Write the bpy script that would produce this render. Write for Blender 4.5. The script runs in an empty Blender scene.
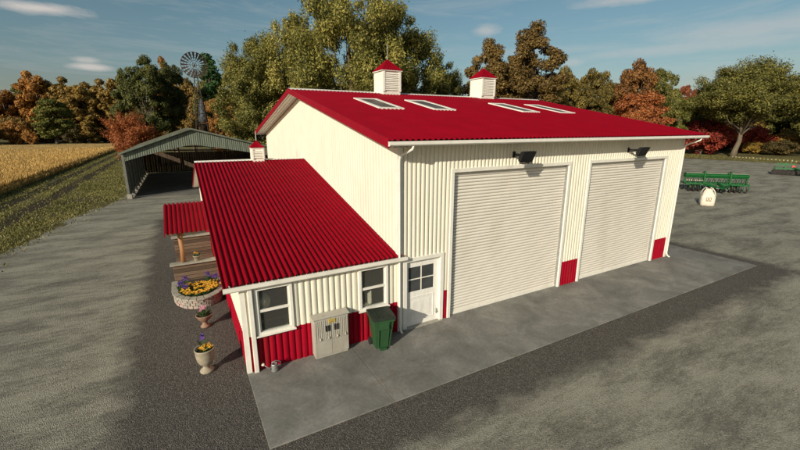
import bpy, math, random
import numpy as np
from mathutils import Vector, Matrix
random.seed(7)
sc = bpy.context.scene
COL = sc.collection
PI = math.pi
R = math.radians

# ------------------------------------------------------------------ camera
CAM = Vector((-5.025, -9.112, 5.808)); FPX = 391.038; PITCH = R(14.029); YAW = R(29.113)
cd = bpy.data.cameras.new('camera'); cam = bpy.data.objects.new('camera', cd); COL.objects.link(cam)
cd.sensor_width = 36; cd.lens = 36 * FPX / 800; cd.clip_end = 4000; cd.clip_start = 0.1
cam.location = CAM; cam.rotation_euler = (PI / 2 - PITCH, 0, -YAW)
sc.camera = cam
cF = Vector((math.sin(YAW) * math.cos(PITCH), math.cos(YAW) * math.cos(PITCH), -math.sin(PITCH)))
cR = Vector((math.cos(YAW), -math.sin(YAW), 0)); cU = cR.cross(cF)

# ------------------------------------------------------------------ materials
def newmat(name):
    m = bpy.data.materials.new(name); m.use_nodes = True
    nt = m.node_tree; b = nt.nodes['Principled BSDF']
    return m, nt, b
def ramp(nt, fac, stops):
    r = nt.nodes.new('ShaderNodeValToRGB'); e = r.color_ramp.elements
    while len(e) < len(stops): e.new(0.5)
    for i, (p, c) in enumerate(stops):
        e[i].position = p; e[i].color = (c[0], c[1], c[2], 1)
    nt.links.new(fac, r.inputs[0]); return r.outputs[0]
def noise(nt, scale, detail=4, rough=.55, vec=None, sc3=None, dist=0):
    n = nt.nodes.new('ShaderNodeTexNoise'); n.inputs['Scale'].default_value = scale
    n.inputs['Detail'].default_value = detail; n.inputs['Roughness'].default_value = rough
    n.inputs['Distortion'].default_value = dist
    if vec is None:
        vec = nt.nodes.new('ShaderNodeTexCoord').outputs['Object']
    if sc3:
        mp = nt.nodes.new('ShaderNodeMapping'); mp.inputs['Scale'].default_value = sc3
        nt.links.new(vec, mp.inputs['Vector']); vec = mp.outputs[0]
    nt.links.new(vec, n.inputs['Vector']); return n.outputs['Fac']
def math_(nt, op, a, b=None, c=None, clamp=False):
    n = nt.nodes.new('ShaderNodeMath'); n.operation = op; n.use_clamp = clamp
    for i, v in enumerate((a, b, c)):
        if v is None: continue
        if isinstance(v, (int, float)): n.inputs[i].default_value = v
        else: nt.links.new(v, n.inputs[i])
    return n.outputs[0]
def mix(nt, fac, a, b, mode='MIX'):
    n = nt.nodes.new('ShaderNodeMix'); n.data_type = 'RGBA'; n.blend_type = mode
    if isinstance(fac, (int, float)): n.inputs[0].default_value = fac
    else: nt.links.new(fac, n.inputs[0])
    for i, v in ((6, a), (7, b)):
        if isinstance(v, tuple): n.inputs[i].default_value = (v[0], v[1], v[2], 1)
        else: nt.links.new(v, n.inputs[i])
    return n.outputs[2]
def bump(nt, b, h, s=.3, d=.02):
    n = nt.nodes.new('ShaderNodeBump'); n.inputs['Strength'].default_value = s; n.inputs['Distance'].default_value = d
    nt.links.new(h, n.inputs['Height']); nt.links.new(n.outputs[0], b.inputs['Normal'])
def plain(name, col, rough=.6, metal=0, var=.18, scale=3, bstr=0, bscale=60, sc3=None, spec=.5, dirt=None):
    m, nt, b = newmat(name)
    lo = tuple(c * (1 - var) for c in col); hi = tuple(min(1, c * (1 + var)) for c in col)
    c = ramp(nt, noise(nt, scale, 6, .6, sc3=sc3), [(.3, lo), (.7, hi)])
    if dirt:
        g = nt.nodes.new('ShaderNodeTexCoord').outputs['Object']
        f = noise(nt, dirt[1], 5, .65, vec=g, sc3=(1, 1, .25))
        fm = math_(nt, 'MULTIPLY', math_(nt, 'SUBTRACT', f, .52, clamp=True), 4 * dirt[2], clamp=True)
        c = mix(nt, fm, c, dirt[0])
    nt.links.new(c, b.inputs['Base Color'])
    b.inputs['Roughness'].default_value = rough; b.inputs['Metallic'].default_value = metal
    b.inputs['Specular IOR Level'].default_value = spec
    if bstr: bump(nt, b, noise(nt, bscale, 3), bstr, .01)
    return m
M = {}
M['red'] = plain('red_sheet_metal', (.225, .0008, .0085), .6, 0, .10, 1.5, spec=.08, dirt=((.20, .006, .014), 1.2, .35))
M['redwall'] = plain('red_wainscot_metal', (.30, .0015, .015), .6, 0, .12, 2, spec=.12, dirt=((.16, .03, .02), 2.5, .5))
M['darkred'] = plain('red_rake_metal', (.24, .002, .012), .55, 0, .1, spec=.2)
M['cream'] = plain('cream_sheet_metal', (.72, .69, .57), .55, 0, .05, 1.2, spec=.3, dirt=((.50, .47, .36), 1.5, .30))
M['white'] = plain('white_trim', (.76, .74, .66), .5, 0, .06, 4, spec=.35, dirt=((.50, .47, .38), 3, .4))
M['slat'] = plain('shutter_slat', (.76, .73, .65), .5, 0, .04, 1, spec=.35, dirt=((.52, .48, .37), .9, .35))
M['doorpaint'] = plain('door_paint', (.80, .785, .73), .5, 0, .05, 5, spec=.35, dirt=((.42, .38, .30), 4, .5))
M['black'] = plain('black_plastic', (.006, .006, .007), .55, 0, .2)
M['lens'] = plain('lamp_glass', (.004, .004, .005), .5, 0, .1)
M['grey_metal'] = plain('grey_cabinet_metal', (.42, .40, .34), .5, .1, .08, 3, dirt=((.28, .22, .15), 5, .6))
M['grey_dark'] = plain('grey_metal_dark', (.11, .11, .11), .5, .3)
M['galv'] = plain('galvanised_steel', (.36, .37, .36), .42, .6, .15, 8)
M['green_bin'] = plain('green_bin_plastic', (.022, .072, .026), .6, 0, .12, 4, spec=.3, dirt=((.05, .08, .04), 6, .4))
M['bin_lid'] = plain('dark_lid_plastic', (.014, .022, .014), .6, 0, .3, 6)
M['yellow_sign'] = plain('yellow_sign', (.55, .42, .08), .5, 0, .1)
M['wood_post'] = plain('orange_timber', (.30, .145, .06), .65, 0, .3, 6, .3, 40, sc3=(3, 3, .4))
m, nt, b = newmat('weathered_plank'); geo = nt.nodes.new('ShaderNodeNewGeometry')
c = ramp(nt, geo.outputs['Random Per Island'], [(0, (.055, .036, .024)), (.5, (.11, .07, .042)), (1, (.17, .115, .075))])
c = mix(nt, .7, c, ramp(nt, noise(nt, 5, 6, .7, sc3=(.6, 3, 9)), [(.3, (.45, .45, .45)), (.7, (1.5, 1.5, 1.5))]), 'MULTIPLY'); nt.links.new(c, b.inputs['Base Color'])
b.inputs['Roughness'].default_value = .8; M['plank'] = m
M['stonecap'] = plain('stone_cap', (.30, .28, .23), .8, 0, .2, 7, .5, 40)
M['concrete'] = plain('pale_concrete', (.33, .31, .26), .85, 0, .2, 8, .4, 60)
M['urn'] = plain('sandstone_urn', (.31, .27, .195), .8, 0, .18, 12, .4, 60)
M['urn_brown'] = plain('brown_clay_urn', (.25, .15, .10), .7, 0, .25, 12, .3, 60)
M['soil'] = plain('potting_soil', (.035, .025, .018), .95, 0, .4, 30, .6, 60)
M['leafy'] = plain('plant_green', (.05, .10, .025), .6, 0, .4, 12)
M['yellowf'] = plain('yellow_petal', (.80, .47, .05), .6, 0, .25, 20)
M['purplef'] = plain('purple_petal', (.13, .05, .34), .6, 0, .3, 20)
M['pinkf'] = plain('pink_petal', (.68, .36, .45), .6, 0, .3, 20)
M['pinkstone'] = plain('pinkish_block', (.38, .28, .24), .8, 0, .2, 9, .5, 50)
m, nt, b = newmat('mixed_stone_block'); geo = nt.nodes.new('ShaderNodeNewGeometry')
c = ramp(nt, geo.outputs['Random Per Island'], [(0, (.26, .24, .20)), (.45, (.36, .33, .27)), (.75, (.40, .29, .25)), (1, (.30, .27, .24))])
c = mix(nt, .5, c, ramp(nt, noise(nt, 14, 5, .7), [(.3, (.6, .6, .6)), (.7, (1.3, 1.3, 1.3))]), 'MULTIPLY'); nt.links.new(c, b.inputs['Base Color'])
b.inputs['Roughness'].default_value = .85; bump(nt, b, noise(nt, 40, 4), .5, .01); M['pinkstone'] = m
M['shed_metal'] = plain('mossy_shed_metal', (.125, .15, .112), .7, .1, .28, 1.5, sc3=(2, 2, .3), dirt=((.11, .075, .04), .8, .7))
M['shed_roof'] = plain('old_shed_roof', (.085, .088, .058), .8, 0, .35, .7)
M['shed_board'] = plain('shed_board', (.10, .065, .04), .8, 0, .45, 1.5, sc3=(3, 3, .3))
M['shed_slat'] = plain('shed_slat', (.09, .10, .085), .7, 0, .35, 2)
M['post_metal'] = plain('shed_post', (.16, .165, .14), .6, .2, .2)
M['mach_green'] = plain('machine_green', (.007, .10, .022), .5, 0, .2, 4)
M['mach_pale'] = plain('machine_pale', (.55, .50, .36), .5, 0, .2, 8)
M['tyre'] = plain('black_rubber', (.012, .012, .012), .8, 0, .2)
M['disc_steel'] = plain('worn_steel', (.10, .09, .085), .45, .7, .3, 6)
M['bag'] = plain('woven_white_bag', (.66, .61, .50), .8, 0, .08, 5, .3, 30)
M['brownmark'] = plain('brown_print', (.24, .13, .06), .7)
M['redsign'] = plain('red_reflector', (.75, .05, .03), .4)
M['rust'] = plain('rusty_steel', (.045, .030, .022), .9, 0, .4, 6)
M['tank'] = plain('grey_vane_steel', (.075, .085, .10), .8, 0, .2)
M['bark'] = plain('tree_bark', (.11, .085, .06), .9, 0, .35, 3, .6, 12, sc3=(3, 3, .6))
M['pale_bark'] = plain('pale_tree_bark', (.13, .105, .068), .9, 0, .3, 2, .6, 12, sc3=(3, 3, .6))
M['edge_stone'] = plain('pale_edge_stone', (.36, .32, .21), .8)
M['indoor'] = plain('indoor_timber', (.40, .24, .12), .7)
M['indoor_wall'] = plain('indoor_wall', (.42, .40, .36), .9)

m, nt, b = newmat('window_glass'); M['glass'] = m
b.inputs['Base Color'].default_value = (.20, .20, .185, 1); b.inputs['Roughness'].default_value = .04
tr = nt.nodes.new('ShaderNodeBsdfTransparent'); tr.inputs[0].default_value = (.92, .94, .92, 1)
mx = nt.nodes.new('ShaderNodeMixShader'); mx.inputs[0].default_value = .14
nt.links.new(tr.outputs[0], mx.inputs[1]); nt.links.new(b.outputs[0], mx.inputs[2])
nt.links.new(mx.outputs[0], nt.nodes['Material Output'].inputs[0])
M['darkglass'] = plain('dark_glass', (.055, .06, .062), .08, 0, .25, 2)
M['skyglass'] = plain('skylight_glass', (.10, .075, .05), .45, 0, .5, 1.2)

def leafmat(name, cols, trans=.28):
    m, nt, b = newmat(name)
    geo = nt.nodes.new('ShaderNodeNewGeometry')
    n = noise(nt, .35, 3, .6)
    f = math_(nt, 'ADD', math_(nt, 'MULTIPLY', n, .62), math_(nt, 'MULTIPLY', geo.outputs['Random Per Island'], .40))
    oi = nt.nodes.new('ShaderNodeObjectInfo')
    f = math_(nt, 'ADD', f, math_(nt, 'MULTIPLY', math_(nt, 'SUBTRACT', oi.outputs['Random'], .5), .12))
    k = len(cols)
    c = ramp(nt, f, [(.28 + .46 * i / (k - 1), cols[i]) for i in range(k)])
    nt.links.new(c, b.inputs['Base Color']); b.inputs['Roughness'].default_value = .6
    b.inputs['Specular IOR Level'].default_value = .25
    t = nt.nodes.new('ShaderNodeBsdfTranslucent'); nt.links.new(c, t.inputs[0])
    mx = nt.nodes.new('ShaderNodeMixShader'); mx.inputs[0].default_value = trans
    nt.links.new(b.outputs[0], mx.inputs[1]); nt.links.new(t.outputs[0], mx.inputs[2])
    nt.links.new(mx.outputs[0], nt.nodes['Material Output'].inputs[0])
    return m
L = {
 'willow': leafmat('leaf_olive_gold', [(.042, .052, .014), (.135, .14, .034), (.27, .25, .06), (.44, .38, .10)]),
 'olive': leafmat('leaf_olive', [(.045, .05, .013), (.13, .13, .030), (.25, .22, .052)]),
 'darkgreen': leafmat('leaf_dark_green', [(.028, .038, .012), (.085, .10, .026), (.17, .17, .042)]),
 'green': leafmat('leaf_green', [(.018, .05, .016), (.045, .11, .030), (.08, .16, .04)]),
 'yellowgreen': leafmat('leaf_yellow_green', [(.05, .065, .014), (.14, .15, .03), (.24, .22, .05)]),
 'oak': leafmat('leaf_brown', [(.06, .042, .014), (.17, .11, .032), (.31, .20, .06)]),
 'oakrust': leafmat('leaf_russet', [(.07, .035, .013), (.23, .105, .03), (.37, .19, .055)]),
 'gold': leafmat('leaf_dull_gold', [(.06, .05, .013), (.17, .13, .03), (.30, .22, .055)]),
 'goldbrown': leafmat('leaf_gold_brown', [(.08, .055, .015), (.25, .16, .038), (.44, .29, .075)]),
 'rust': leafmat('leaf_rust', [(.10, .05, .015), (.35, .165, .04), (.56, .31, .08)]),
 'orange': leafmat('leaf_orange', [(.13, .055, .015), (.44, .20, .045), (.64, .36, .09)]),
 'maple': leafmat('leaf_maple_orange', [(.14, .042, .014), (.42, .13, .04), (.60, .25, .08)]),
 'redmaple': leafmat('leaf_brick_red', [(.11, .035, .014), (.31, .095, .03), (.46, .19, .06)]),
 'crimson': leafmat('leaf_crimson', [(.085, .016, .012), (.24, .036, .024), (.40, .085, .04)]),
 'farred': leafmat('leaf_dull_red', [(.09, .03, .015), (.22, .06, .03), (.30, .11, .04)]),
 'savanna': leafmat('leaf_khaki', [(.050, .055, .015), (.155, .15, .036), (.29, .26, .062)]),
 'goldbush': leafmat('leaf_bush_gold', [(.10, .06, .015), (.32, .20, .04), (.50, .34, .07)]),
 'brush': leafmat('leaf_brush', [(.04, .035, .014), (.11, .085, .03), (.18, .13, .045)]),
 'grass': leafmat('grass_blade', [(.075, .085, .024), (.19, .18, .05), (.33, .28, .10)], .15),
 'wheat': leafmat('wheat_stalk', [(.32, .19, .055), (.56, .36, .11), (.74, .52, .19)], .2),
}

# ------------------------------------------------------------------ mesh builder
def frame_of(d):
    d = Vector(d).normalized(); a = Vector((0, 0, 1)) if abs(d.z) < .9 else Vector((1, 0, 0))
    u = a.cross(d).normalized(); return u, d.cross(u)
class MB:
    def __init__(s): s.v = []; s.f = []
    def add(s, vs, fs):
        o = len(s.v); s.v += [tuple(v) for v in vs]; s.f += [tuple(i + o for i in f) for f in fs]; return s
    def box(s, x0, x1, y0, y1, z0, z1):
        return s.hexa([(x0, y0, z0), (x1, y0, z0), (x1, y1, z0), (x0, y1, z0), (x0, y0, z1), (x1, y0, z1), (x1, y1, z1), (x0, y1, z1)])
    def hexa(s, p):
        return s.add(p, [(0, 3, 2, 1), (4, 5, 6, 7), (0, 1, 5, 4), (1, 2, 6, 5), (2, 3, 7, 6), (3, 0, 4, 7)])
    def bar(s, a, b, w, h=None, up=None):
        h = h or w; a = Vector(a); b = Vector(b); u, v = frame_of(b - a)
        p = []
        for c in (a, b):
            for (i, j) in ((-1, -1), (1, -1), (1, 1), (-1, 1)): p.append(c + u * i * w / 2 + v * j * h / 2)
        return s.hexa(p)
    def tube(s, pts, rad, n=10, cap=True):
        pts = [Vector(p) for p in pts]; rad = rad if isinstance(rad, (list, tuple)) else [rad] * len(pts)
        vs = []; fs = []; u = None
        for i, p in enumerate(pts):
            d = (pts[min(i + 1, len(pts) - 1)] - pts[max(i - 1, 0)])
            if u is None: u, w = frame_of(d)
            else:
                d.normalize(); u = (u - d * u.dot(d)).normalized(); w = d.cross(u)
            for k in range(n):
                a = 2 * PI * k / n; vs.append(p + (u * math.cos(a) + w * math.sin(a)) * rad[i])
        for i in range(len(pts) - 1):
            for k in range(n):
                fs.append((i * n + k, i * n + (k + 1) % n, (i + 1) * n + (k + 1) % n, (i + 1) * n + k))
        if cap: fs.append(tuple(range(n))[::-1]); fs.append(tuple(range((len(pts) - 1) * n, len(pts) * n)))
        return s.add(vs, fs)
    def lathe(s, prof, c=(0, 0, 0), n=24):
        vs = []; fs = []
        for (r, z) in prof:
            for k in range(n):
                a = 2 * PI * k / n; vs.append((c[0] + r * math.cos(a), c[1] + r * math.sin(a), c[2] + z))
        for i in range(len(prof) - 1):
            for k in range(n):
                fs.append((i * n + k, i * n + (k + 1) % n, (i + 1) * n + (k + 1) % n, (i + 1) * n + k))
        fs.append(tuple(range(n))[::-1]); fs.append(tuple(range((len(prof) - 1) * n, len(prof) * n)))
        return s.add(vs, fs)
    def prism(s, poly, axis, a, b):
        n = len(poly)
        def P(q, t):
            return {'x': (t, q[0], q[1]), 'y': (q[0], t, q[1]), 'z': (q[0], q[1], t)}[axis]
        vs = [P(q, a) for q in poly] + [P(q, b) for q in poly]
        fs = [tuple(range(n))[::-1], tuple(range(n, 2 * n))] + [(i, (i + 1) % n, n + (i + 1) % n, n + i) for i in range(n)]
        return s.add(vs, fs)
    def build(s, name, mat, parent=None, smooth=False, bevel=0, loc=None):
        me = bpy.data.meshes.new(name); me.from_pydata(s.v, [], s.f); me.update()
        o = bpy.data.objects.new(name, me); COL.objects.link(o); me.materials.append(mat)
        import bmesh
        bm = bmesh.new(); bm.from_mesh(me); bmesh.ops.recalc_face_normals(bm, faces=bm.faces)
        bm.to_mesh(me); bm.free()
        if smooth:
            for p in me.polygons: p.use_smooth = True
        if bevel:
            bv = o.modifiers.new('bevel', 'BEVEL'); bv.width = bevel; bv.segments = 2; bv.limit_method = 'ANGLE'
        if parent: o.parent = parent
        if loc: o.location = loc
        return o
def np_mesh(name, verts, quads, mat=None, tri=False):
    me = bpy.data.meshes.new(name); k = 3 if tri else 4
    n = len(verts); q = len(quads)
    me.vertices.add(n); me.vertices.foreach_set('co', np.asarray(verts, np.float32).ravel())
    me.loops.add(q * k); me.loops.foreach_set('vertex_index', np.asarray(quads, np.int32).ravel())
    me.polygons.add(q); me.polygons.foreach_set('loop_start', np.arange(0, q * k, k, dtype=np.int32))
    me.polygons.foreach_set('loop_total', np.full(q, k, np.int32)); me.update(calc_edges=True)
    if mat: me.materials.append(mat)
    return me
def empty(name, loc, rz=0):
    o = bpy.data.objects.new(name, None); COL.objects.link(o); o.location = loc; o.rotation_euler = (0, 0, rz); o.empty_display_size = .2
    return o
def tag(o, label=None, cat=None, group=None, kind=None):
    if label: o['label'] = label
    if cat: o['category'] = cat
    if group: o['group'] = group
    if kind: o['kind'] = kind
    return o
def kids(o): return [c for c in list(COL.objects) if c.parent == o]
def copy_tree(o, parent=None):
    c = o.copy(); COL.objects.link(c); c.parent = parent
    for ch in kids(o): copy_tree(ch, c)
    return c
def rib(u, kind):
    t = u % 1.0
    if kind == 'round': return abs(math.sin(PI * t)) ** .55
    if kind == 'sine': return .5 - .5 * math.cos(2 * PI * t)
def sheet(mb, f, t0, t1, lo, hi, period, amp, kind='sine', n=8, rows=1):
    """f(t, s, h) -> point; t across the ribs, s along them (between lo(t) and hi(t)), h height of the rib"""
    ts = [t0]; k = math.floor(t0 / period * n) + 1
    while k * period / n < t1 - 1e-4:
        if k * period / n > t0 + 1e-4: ts.append(k * period / n)
        k += 1
    ts.append(t1)
    vs = []; fs = []
    for t in ts:
        h = amp * rib(t / period, kind); a = lo(t) if callable(lo) else lo; b = hi(t) if callable(hi) else hi
        for r in range(rows + 1): vs.append(f(t, a + (b - a) * r / rows, h))
    m = rows + 1
    for i in range(len(ts) - 1):
        for r in range(rows): fs.append((i * m + r, (i + 1) * m + r, (i + 1) * m + r + 1, i * m + r + 1))
    mb.add(vs, fs)

# ------------------------------------------------------------------ BARN
W, D, TE = 14.0, 17.5, .6
EO, EG = .597, .577
YR, ZR, ZE = 8.75, 7.396, 5.485
SL = (ZR - ZE) / (YR + EO)
def roofz(y): return ZR - SL * abs(y - YR)
barn = empty('machine_barn', (0, 0, 0))
tag(barn, 'large cream metal barn with crimson gable roof, two roller doors, roof cupolas and skylights', 'barn')
# front wall sheets, with openings
DX0, DX1, DZ = .12, 1.527, 2.2
B = [(1.698, 6.841), (7.814, 12.89)]; BZ = 4.657; WZ = .96
wall = MB()
fr = lambda t, s, h: (t, -.004 - h, s)
for (a, b, z0, z1) in [(0, DX0, WZ, 5.33), (DX0, DX1, DZ, 5.33), (DX1, B[0][0], WZ, 5.33), (B[0][0], B[0][1], BZ, 5.33),
                       (B[0][1], B[1][0], WZ, 5.33), (B[1][0], B[1][1], BZ, 5.33), (B[1][1], W, WZ, 5.33)]:
    sheet(wall, fr, a, b, z0, z1, .142, .042, 'round', n=12)
wall.build('front_wall', M['cream'], barn)
for (a, b) in [(0, DX0), (DX1, B[0][0]), (B[0][1], B[1][0]), (B[1][1], W)]:
    wa = MB(); sheet(wa, lambda t, s, h: (t, -.007 - h, s), a, b, 0.01, WZ, .142, .042, 'round', n=12)
    wa.build('wainscot', M['redwall'], barn)
gw = MB(); sheet(gw, lambda t, s, h: (-.002 - h, t, s), .0, D, .0, lambda t: roofz(t) - .16, .20, .016, 'round', n=8)
gw.build('gable_wall', M['cream'], barn)
gw = MB(); sheet(gw, lambda t, s, h: (W + .002 + h, t, s), .0, D, WZ, lambda t: roofz(t) - .16, .185, .03, 'round', n=6)
gw.build('gable_wall', M['cream'], barn)
gw = MB(); sheet(gw, lambda t, s, h: (W + .004 + h, t, s), .0, D, .01, WZ, .185, .03, 'round', n=6)
gw.build('wainscot', M['redwall'], barn)
gw = MB(); sheet(gw, lambda t, s, h: (t, D + .002 + h, s), 0, W, 0, 5.33, .185, .03, 'round', n=4)
gw.build('back_wall', M['cream'], barn)
# roof: two ribbed slopes and a ribbed pale soffit
rf = MB()
for (ya, yb) in ((-EO, YR), (YR, D + EO)):
    sheet(rf, lambda t, s, h: (t, s, roofz(s) + h), -EG, W + EG, ya, yb, .17, .045, 'sine', n=8)
roof = rf.build('roof', M['red'], barn, smooth=True)
MB().prism([(YR - .22, roofz(YR - .22) + .028), (YR, ZR + .062), (YR + .22, roofz(YR + .22) + .028), (YR, ZR + .03)], 'x', -EG, W + EG).build('ridge_cap', M['white'], roof)
sf = MB()
for (xa, xb) in ((-EG + .02, -.03), (W + .03, W + EG - .02)):
    for (ya, yb) in ((-EO + .03, YR), (YR, D + EO - .03)):
        # ribs run with the slope
        sheet(sf, lambda t, s, h: (t, s, roofz(s) - .13 - h), xa, xb, ya, yb, .16, .03, 'round', n=6)
sheet(sf, lambda t, s, h: (t, s, roofz(s) - .13 - h), -.03, W + .03, -EO + .03, 0, .16, .012, 'round', n=6)
sf.build('soffit', M['white'], barn)
for x0 in (-EG - .025, W + EG):
    for s_ in (0, 1):
        if s_ == 0: poly = [(-EO, ZE - .17), (YR, ZR - .17), (YR, ZR + .05), (-EO, ZE + .05)]
        else: poly = [(YR, ZR - .17), (D + EO, ZE - .17), (D + EO, ZE + .05), (YR, ZR + .05)]
        MB().prism(poly, 'x', x0, x0 + .025).build('rake_trim', M['darkred'], barn)
gu = MB()
gu.prism([(-EO - .10, ZE - .01), (-EO - .10, ZE - .09), (-EO - .06, ZE - .125), (-EO - .002, ZE - .125), (-EO - .002, ZE - .01), (-EO - .02, ZE - .01), (-EO - .02, ZE - .10), (-EO - .085, ZE - .08), (-EO - .085, ZE - .01)], 'x', -EG - .03, W + EG + .03)
gu.build('gutter', M['white'], barn)
MB().box(-EG, W + EG, D + EO, D + EO + .1, ZE - .12, ZE).build('gutter', M['white'], barn)
MB().box(-.06, .10, -.062, .06, 0, 5.30).build('corner_trim', M['white'], barn)
MB().box(W - .08, W + .06, -.062, .08, 0, 5.30).build('corner_trim', M['white'], barn)
# downspouts with a swan neck back to the wall
for x, x2 in ((-.02, .02), (W + .02, W + .10)):
    MB().tube([(x + .10, -EO - .03, ZE - .12), (x + .10, -EO - .01, ZE - .2), (x, -.16, ZE - .40), (x, -.10, ZE - .52), (x, -.10, .22), (x, -.14, .1), (x, -.26, .05)], .034, 8).build('downspout', M['white'], barn, smooth=True)
# roller doors
for (a, b) in B:
    dr = MB(); zs = []; k = 0; z = .10
    P_ = .098; prof = [(0, .004), (.08, .018), (.38, .026), (.66, .022), (.74, .014), (.78, -.030), (.96, -.030)]
    vs = []; fs = []
    while z < BZ - .1 - P_:
        for (u, h) in prof: zs.append((z + u * P_, h))
        z += P_
    zs.append((BZ - .1, 0))
    for (zz, h) in zs: vs += [(a + .11, .085 - h, zz), (b - .11, .085 - h, zz)]
    for i in range(len(zs) - 1): fs.append((2 * i, 2 * i + 1, 2 * i + 3, 2 * i + 2))
    dr.add(vs, fs)
    dd = dr.build('roller_door', M['slat'], barn)
    MB().box(a + .11, b - .11, .045, .11, .02, .105).build('bottom_bar', M['white'], dd)
    f = MB()
    f.box(a, a + .11, -.075, .12, 0, BZ - .11); f.box(b - .11, b, -.075, .12, 0, BZ - .11); f.box(a, b, -.078, .12, BZ - .11, BZ)
    f.build('door_frame', M['white'], dd, bevel=.008)
    for (ga, gb) in ((a + .113, a + .155), (b - .155, b - .113)): MB().box(ga, gb, -.02, .05, .0, BZ - .113).build('guide_rail', M['galv'], dd)
# entry door
lf = MB()
x0, x1, gz0, gz1, gx0, gx1 = DX0 + .13, DX1 - .13, 1.12, 1.88, .345, 1.225
lf.box(x0, x1, .03, .075, .03, gz0); lf.box(x0, x1, .03, .075, gz1, DZ - .12); lf.box(x0, gx0, .03, .075, gz0, gz1); lf.box(gx1, x1, .03, .075, gz0, gz1)
# raised panel beads
for (a, b, c, d) in [(gx0, gx1, .20, .225), (gx0, gx1, .93, .955)]: lf.box(a, b, .018, .031, c, d)
for (a, b) in [(gx0, gx0 + .025), (gx1 - .025, gx1)]: lf.box(a, b, .018, .031, .225, .93)
lf.box(gx0 + .12, gx1 - .12, .022, .031, .33, .82)
leaf = lf.build('entry_door', M['doorpaint'], barn, bevel=.004)
f = MB(); f.box(DX0, x0 - .004, -.07, .10, 0, DZ - .11); f.box(x1 + .004, DX1, -.07, .10, 0, DZ - .11); f.box(DX0, DX1, -.073, .10, DZ - .11, DZ)
f.build('door_frame', M['white'], leaf, bevel=.006)
gl = MB()
for (a, b) in ((gx0, (gx0 + gx1) / 2 - .015), ((gx0 + gx1) / 2 + .015, gx1)):
    for (c, d) in ((gz0, (gz0 + gz1) / 2 - .015), ((gz0 + gz1) / 2 + .015, gz1)):
        MB().box(a, b, .048, .054, c, d).build('pane', M['darkglass'], leaf)
mb = MB(); mb.box((gx0 + gx1) / 2 - .015, (gx0 + gx1) / 2 + .015, .035, .07, gz0, gz1); mb.box(gx0, gx1, .036, .069, (gz0 + gz1) / 2 - .015, (gz0 + gz1) / 2 + .015)
mb.build('glazing_bar', M['white'], leaf)
kb = MB(); kb.box(x1 - .075, x1 - .045, .0, .03, .24, .40); kb.tube([(x1 - .06, -.0, .32), (x1 - .06, -.03, .32), (x1 - .12, -.035, .32)], .01, 8)
kb.build('bolt', M['galv'], leaf)
MB().box(DX0 + .05, DX1 - .05, -.14, .05, .0, .035).build('doorstep', M['concrete'], barn)
# cupolas
def cupola(parent, cx, cy, zr, s, hb, ha, hr, slats=10):
    b = MB(); h = s / 2
    b.prism([(cx - h, zr - .25), (cx + h, zr - .25), (cx + h, zr + hb), (cx - h, zr + hb)], 'y', cy - h, cy + h)
    cu = b.build('cupola', M['white'], parent)
    o = h + s * .09; zt = zr + hb
    n = 10; vs = []; fs = []
    # ribbed pyramid roof
    for side in range(4):
        ca, sa = math.cos(side * PI / 2), math.sin(side * PI / 2)
        base = len(vs)
        for i in range(n * 2 + 1):
            u = -o + 2 * o * i / (n * 2); lift = .0 if i % 2 else .022
            px, py = u, -o
            vs.append((cx + px * ca - py * sa, cy + px * sa + py * ca, zt + .0 + lift))
        vs.append((cx, cy, zt + ha)); top = len(vs) - 1
        for i in range(n * 2): fs.append((base + i, base + i + 1, top))
    MB().add(vs, fs).build('cupola_roof', M['red'], cu)
    MB().box(cx - o + .01, cx + o - .01, cy - o + .01, cy + o - .01, zt - .03, zt - .002).build('cupola_eave', M['white'], cu)
    MB().tube([(cx, cy, zt + ha - .04), (cx, cy, zt + ha + .06), (cx, cy, zt + ha + hr)], [.03 * s + .005, .016, .010], 6).build('finial', M['galv'], cu)
    for side in (0, 1, 2, 3):
        l = MB(); ca, sa = math.cos(side * PI / 2), math.sin(side * PI / 2)
        def T(x, y, z): return (cx + x * ca - y * sa, cy + x * sa + y * ca, z)
        w = h * .80; z0 = zr + .12 if side in (0, 2) else zr + .12; z1 = zt - .1; st = (z1 - z0) / slats
        if side == 3: continue
        for i in range(slats):
            z = z0 + i * st
            l.hexa([T(-w, -h - .006, z + st * .75), T(w, -h - .006, z + st * .75), T(w, -h - .006, z + st * .95), T(-w, -h - .006, z + st * .95),
                    T(-w, -h - .045, z + .1 * st), T(w, -h - .045, z + .1 * st), T(w, -h - .045, z + .3 * st), T(-w, -h - .045, z + .3 * st)])
        for (a, b_) in ((-h - .01, -w), (w, h + .01)):
            l.hexa([T(a, -h - .001, z0 - .05), T(b_, -h - .001, z0 - .05), T(b_, -h - .05, z0 - .05), T(a, -h - .05, z0 - .05),
                    T(a, -h - .001, z1 + .05), T(b_, -h - .001, z1 + .05), T(b_, -h - .05, z1 + .05), T(a, -h - .05, z1 + .05)])
        l.build('louvre', M['white'], cu)
    return cu
cupola(barn, 4.22, YR, ZR, .93, 1.02, .56, .68)
cupola(barn, 10.2, YR, ZR, .93, 1.02, .56, .62)
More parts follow.
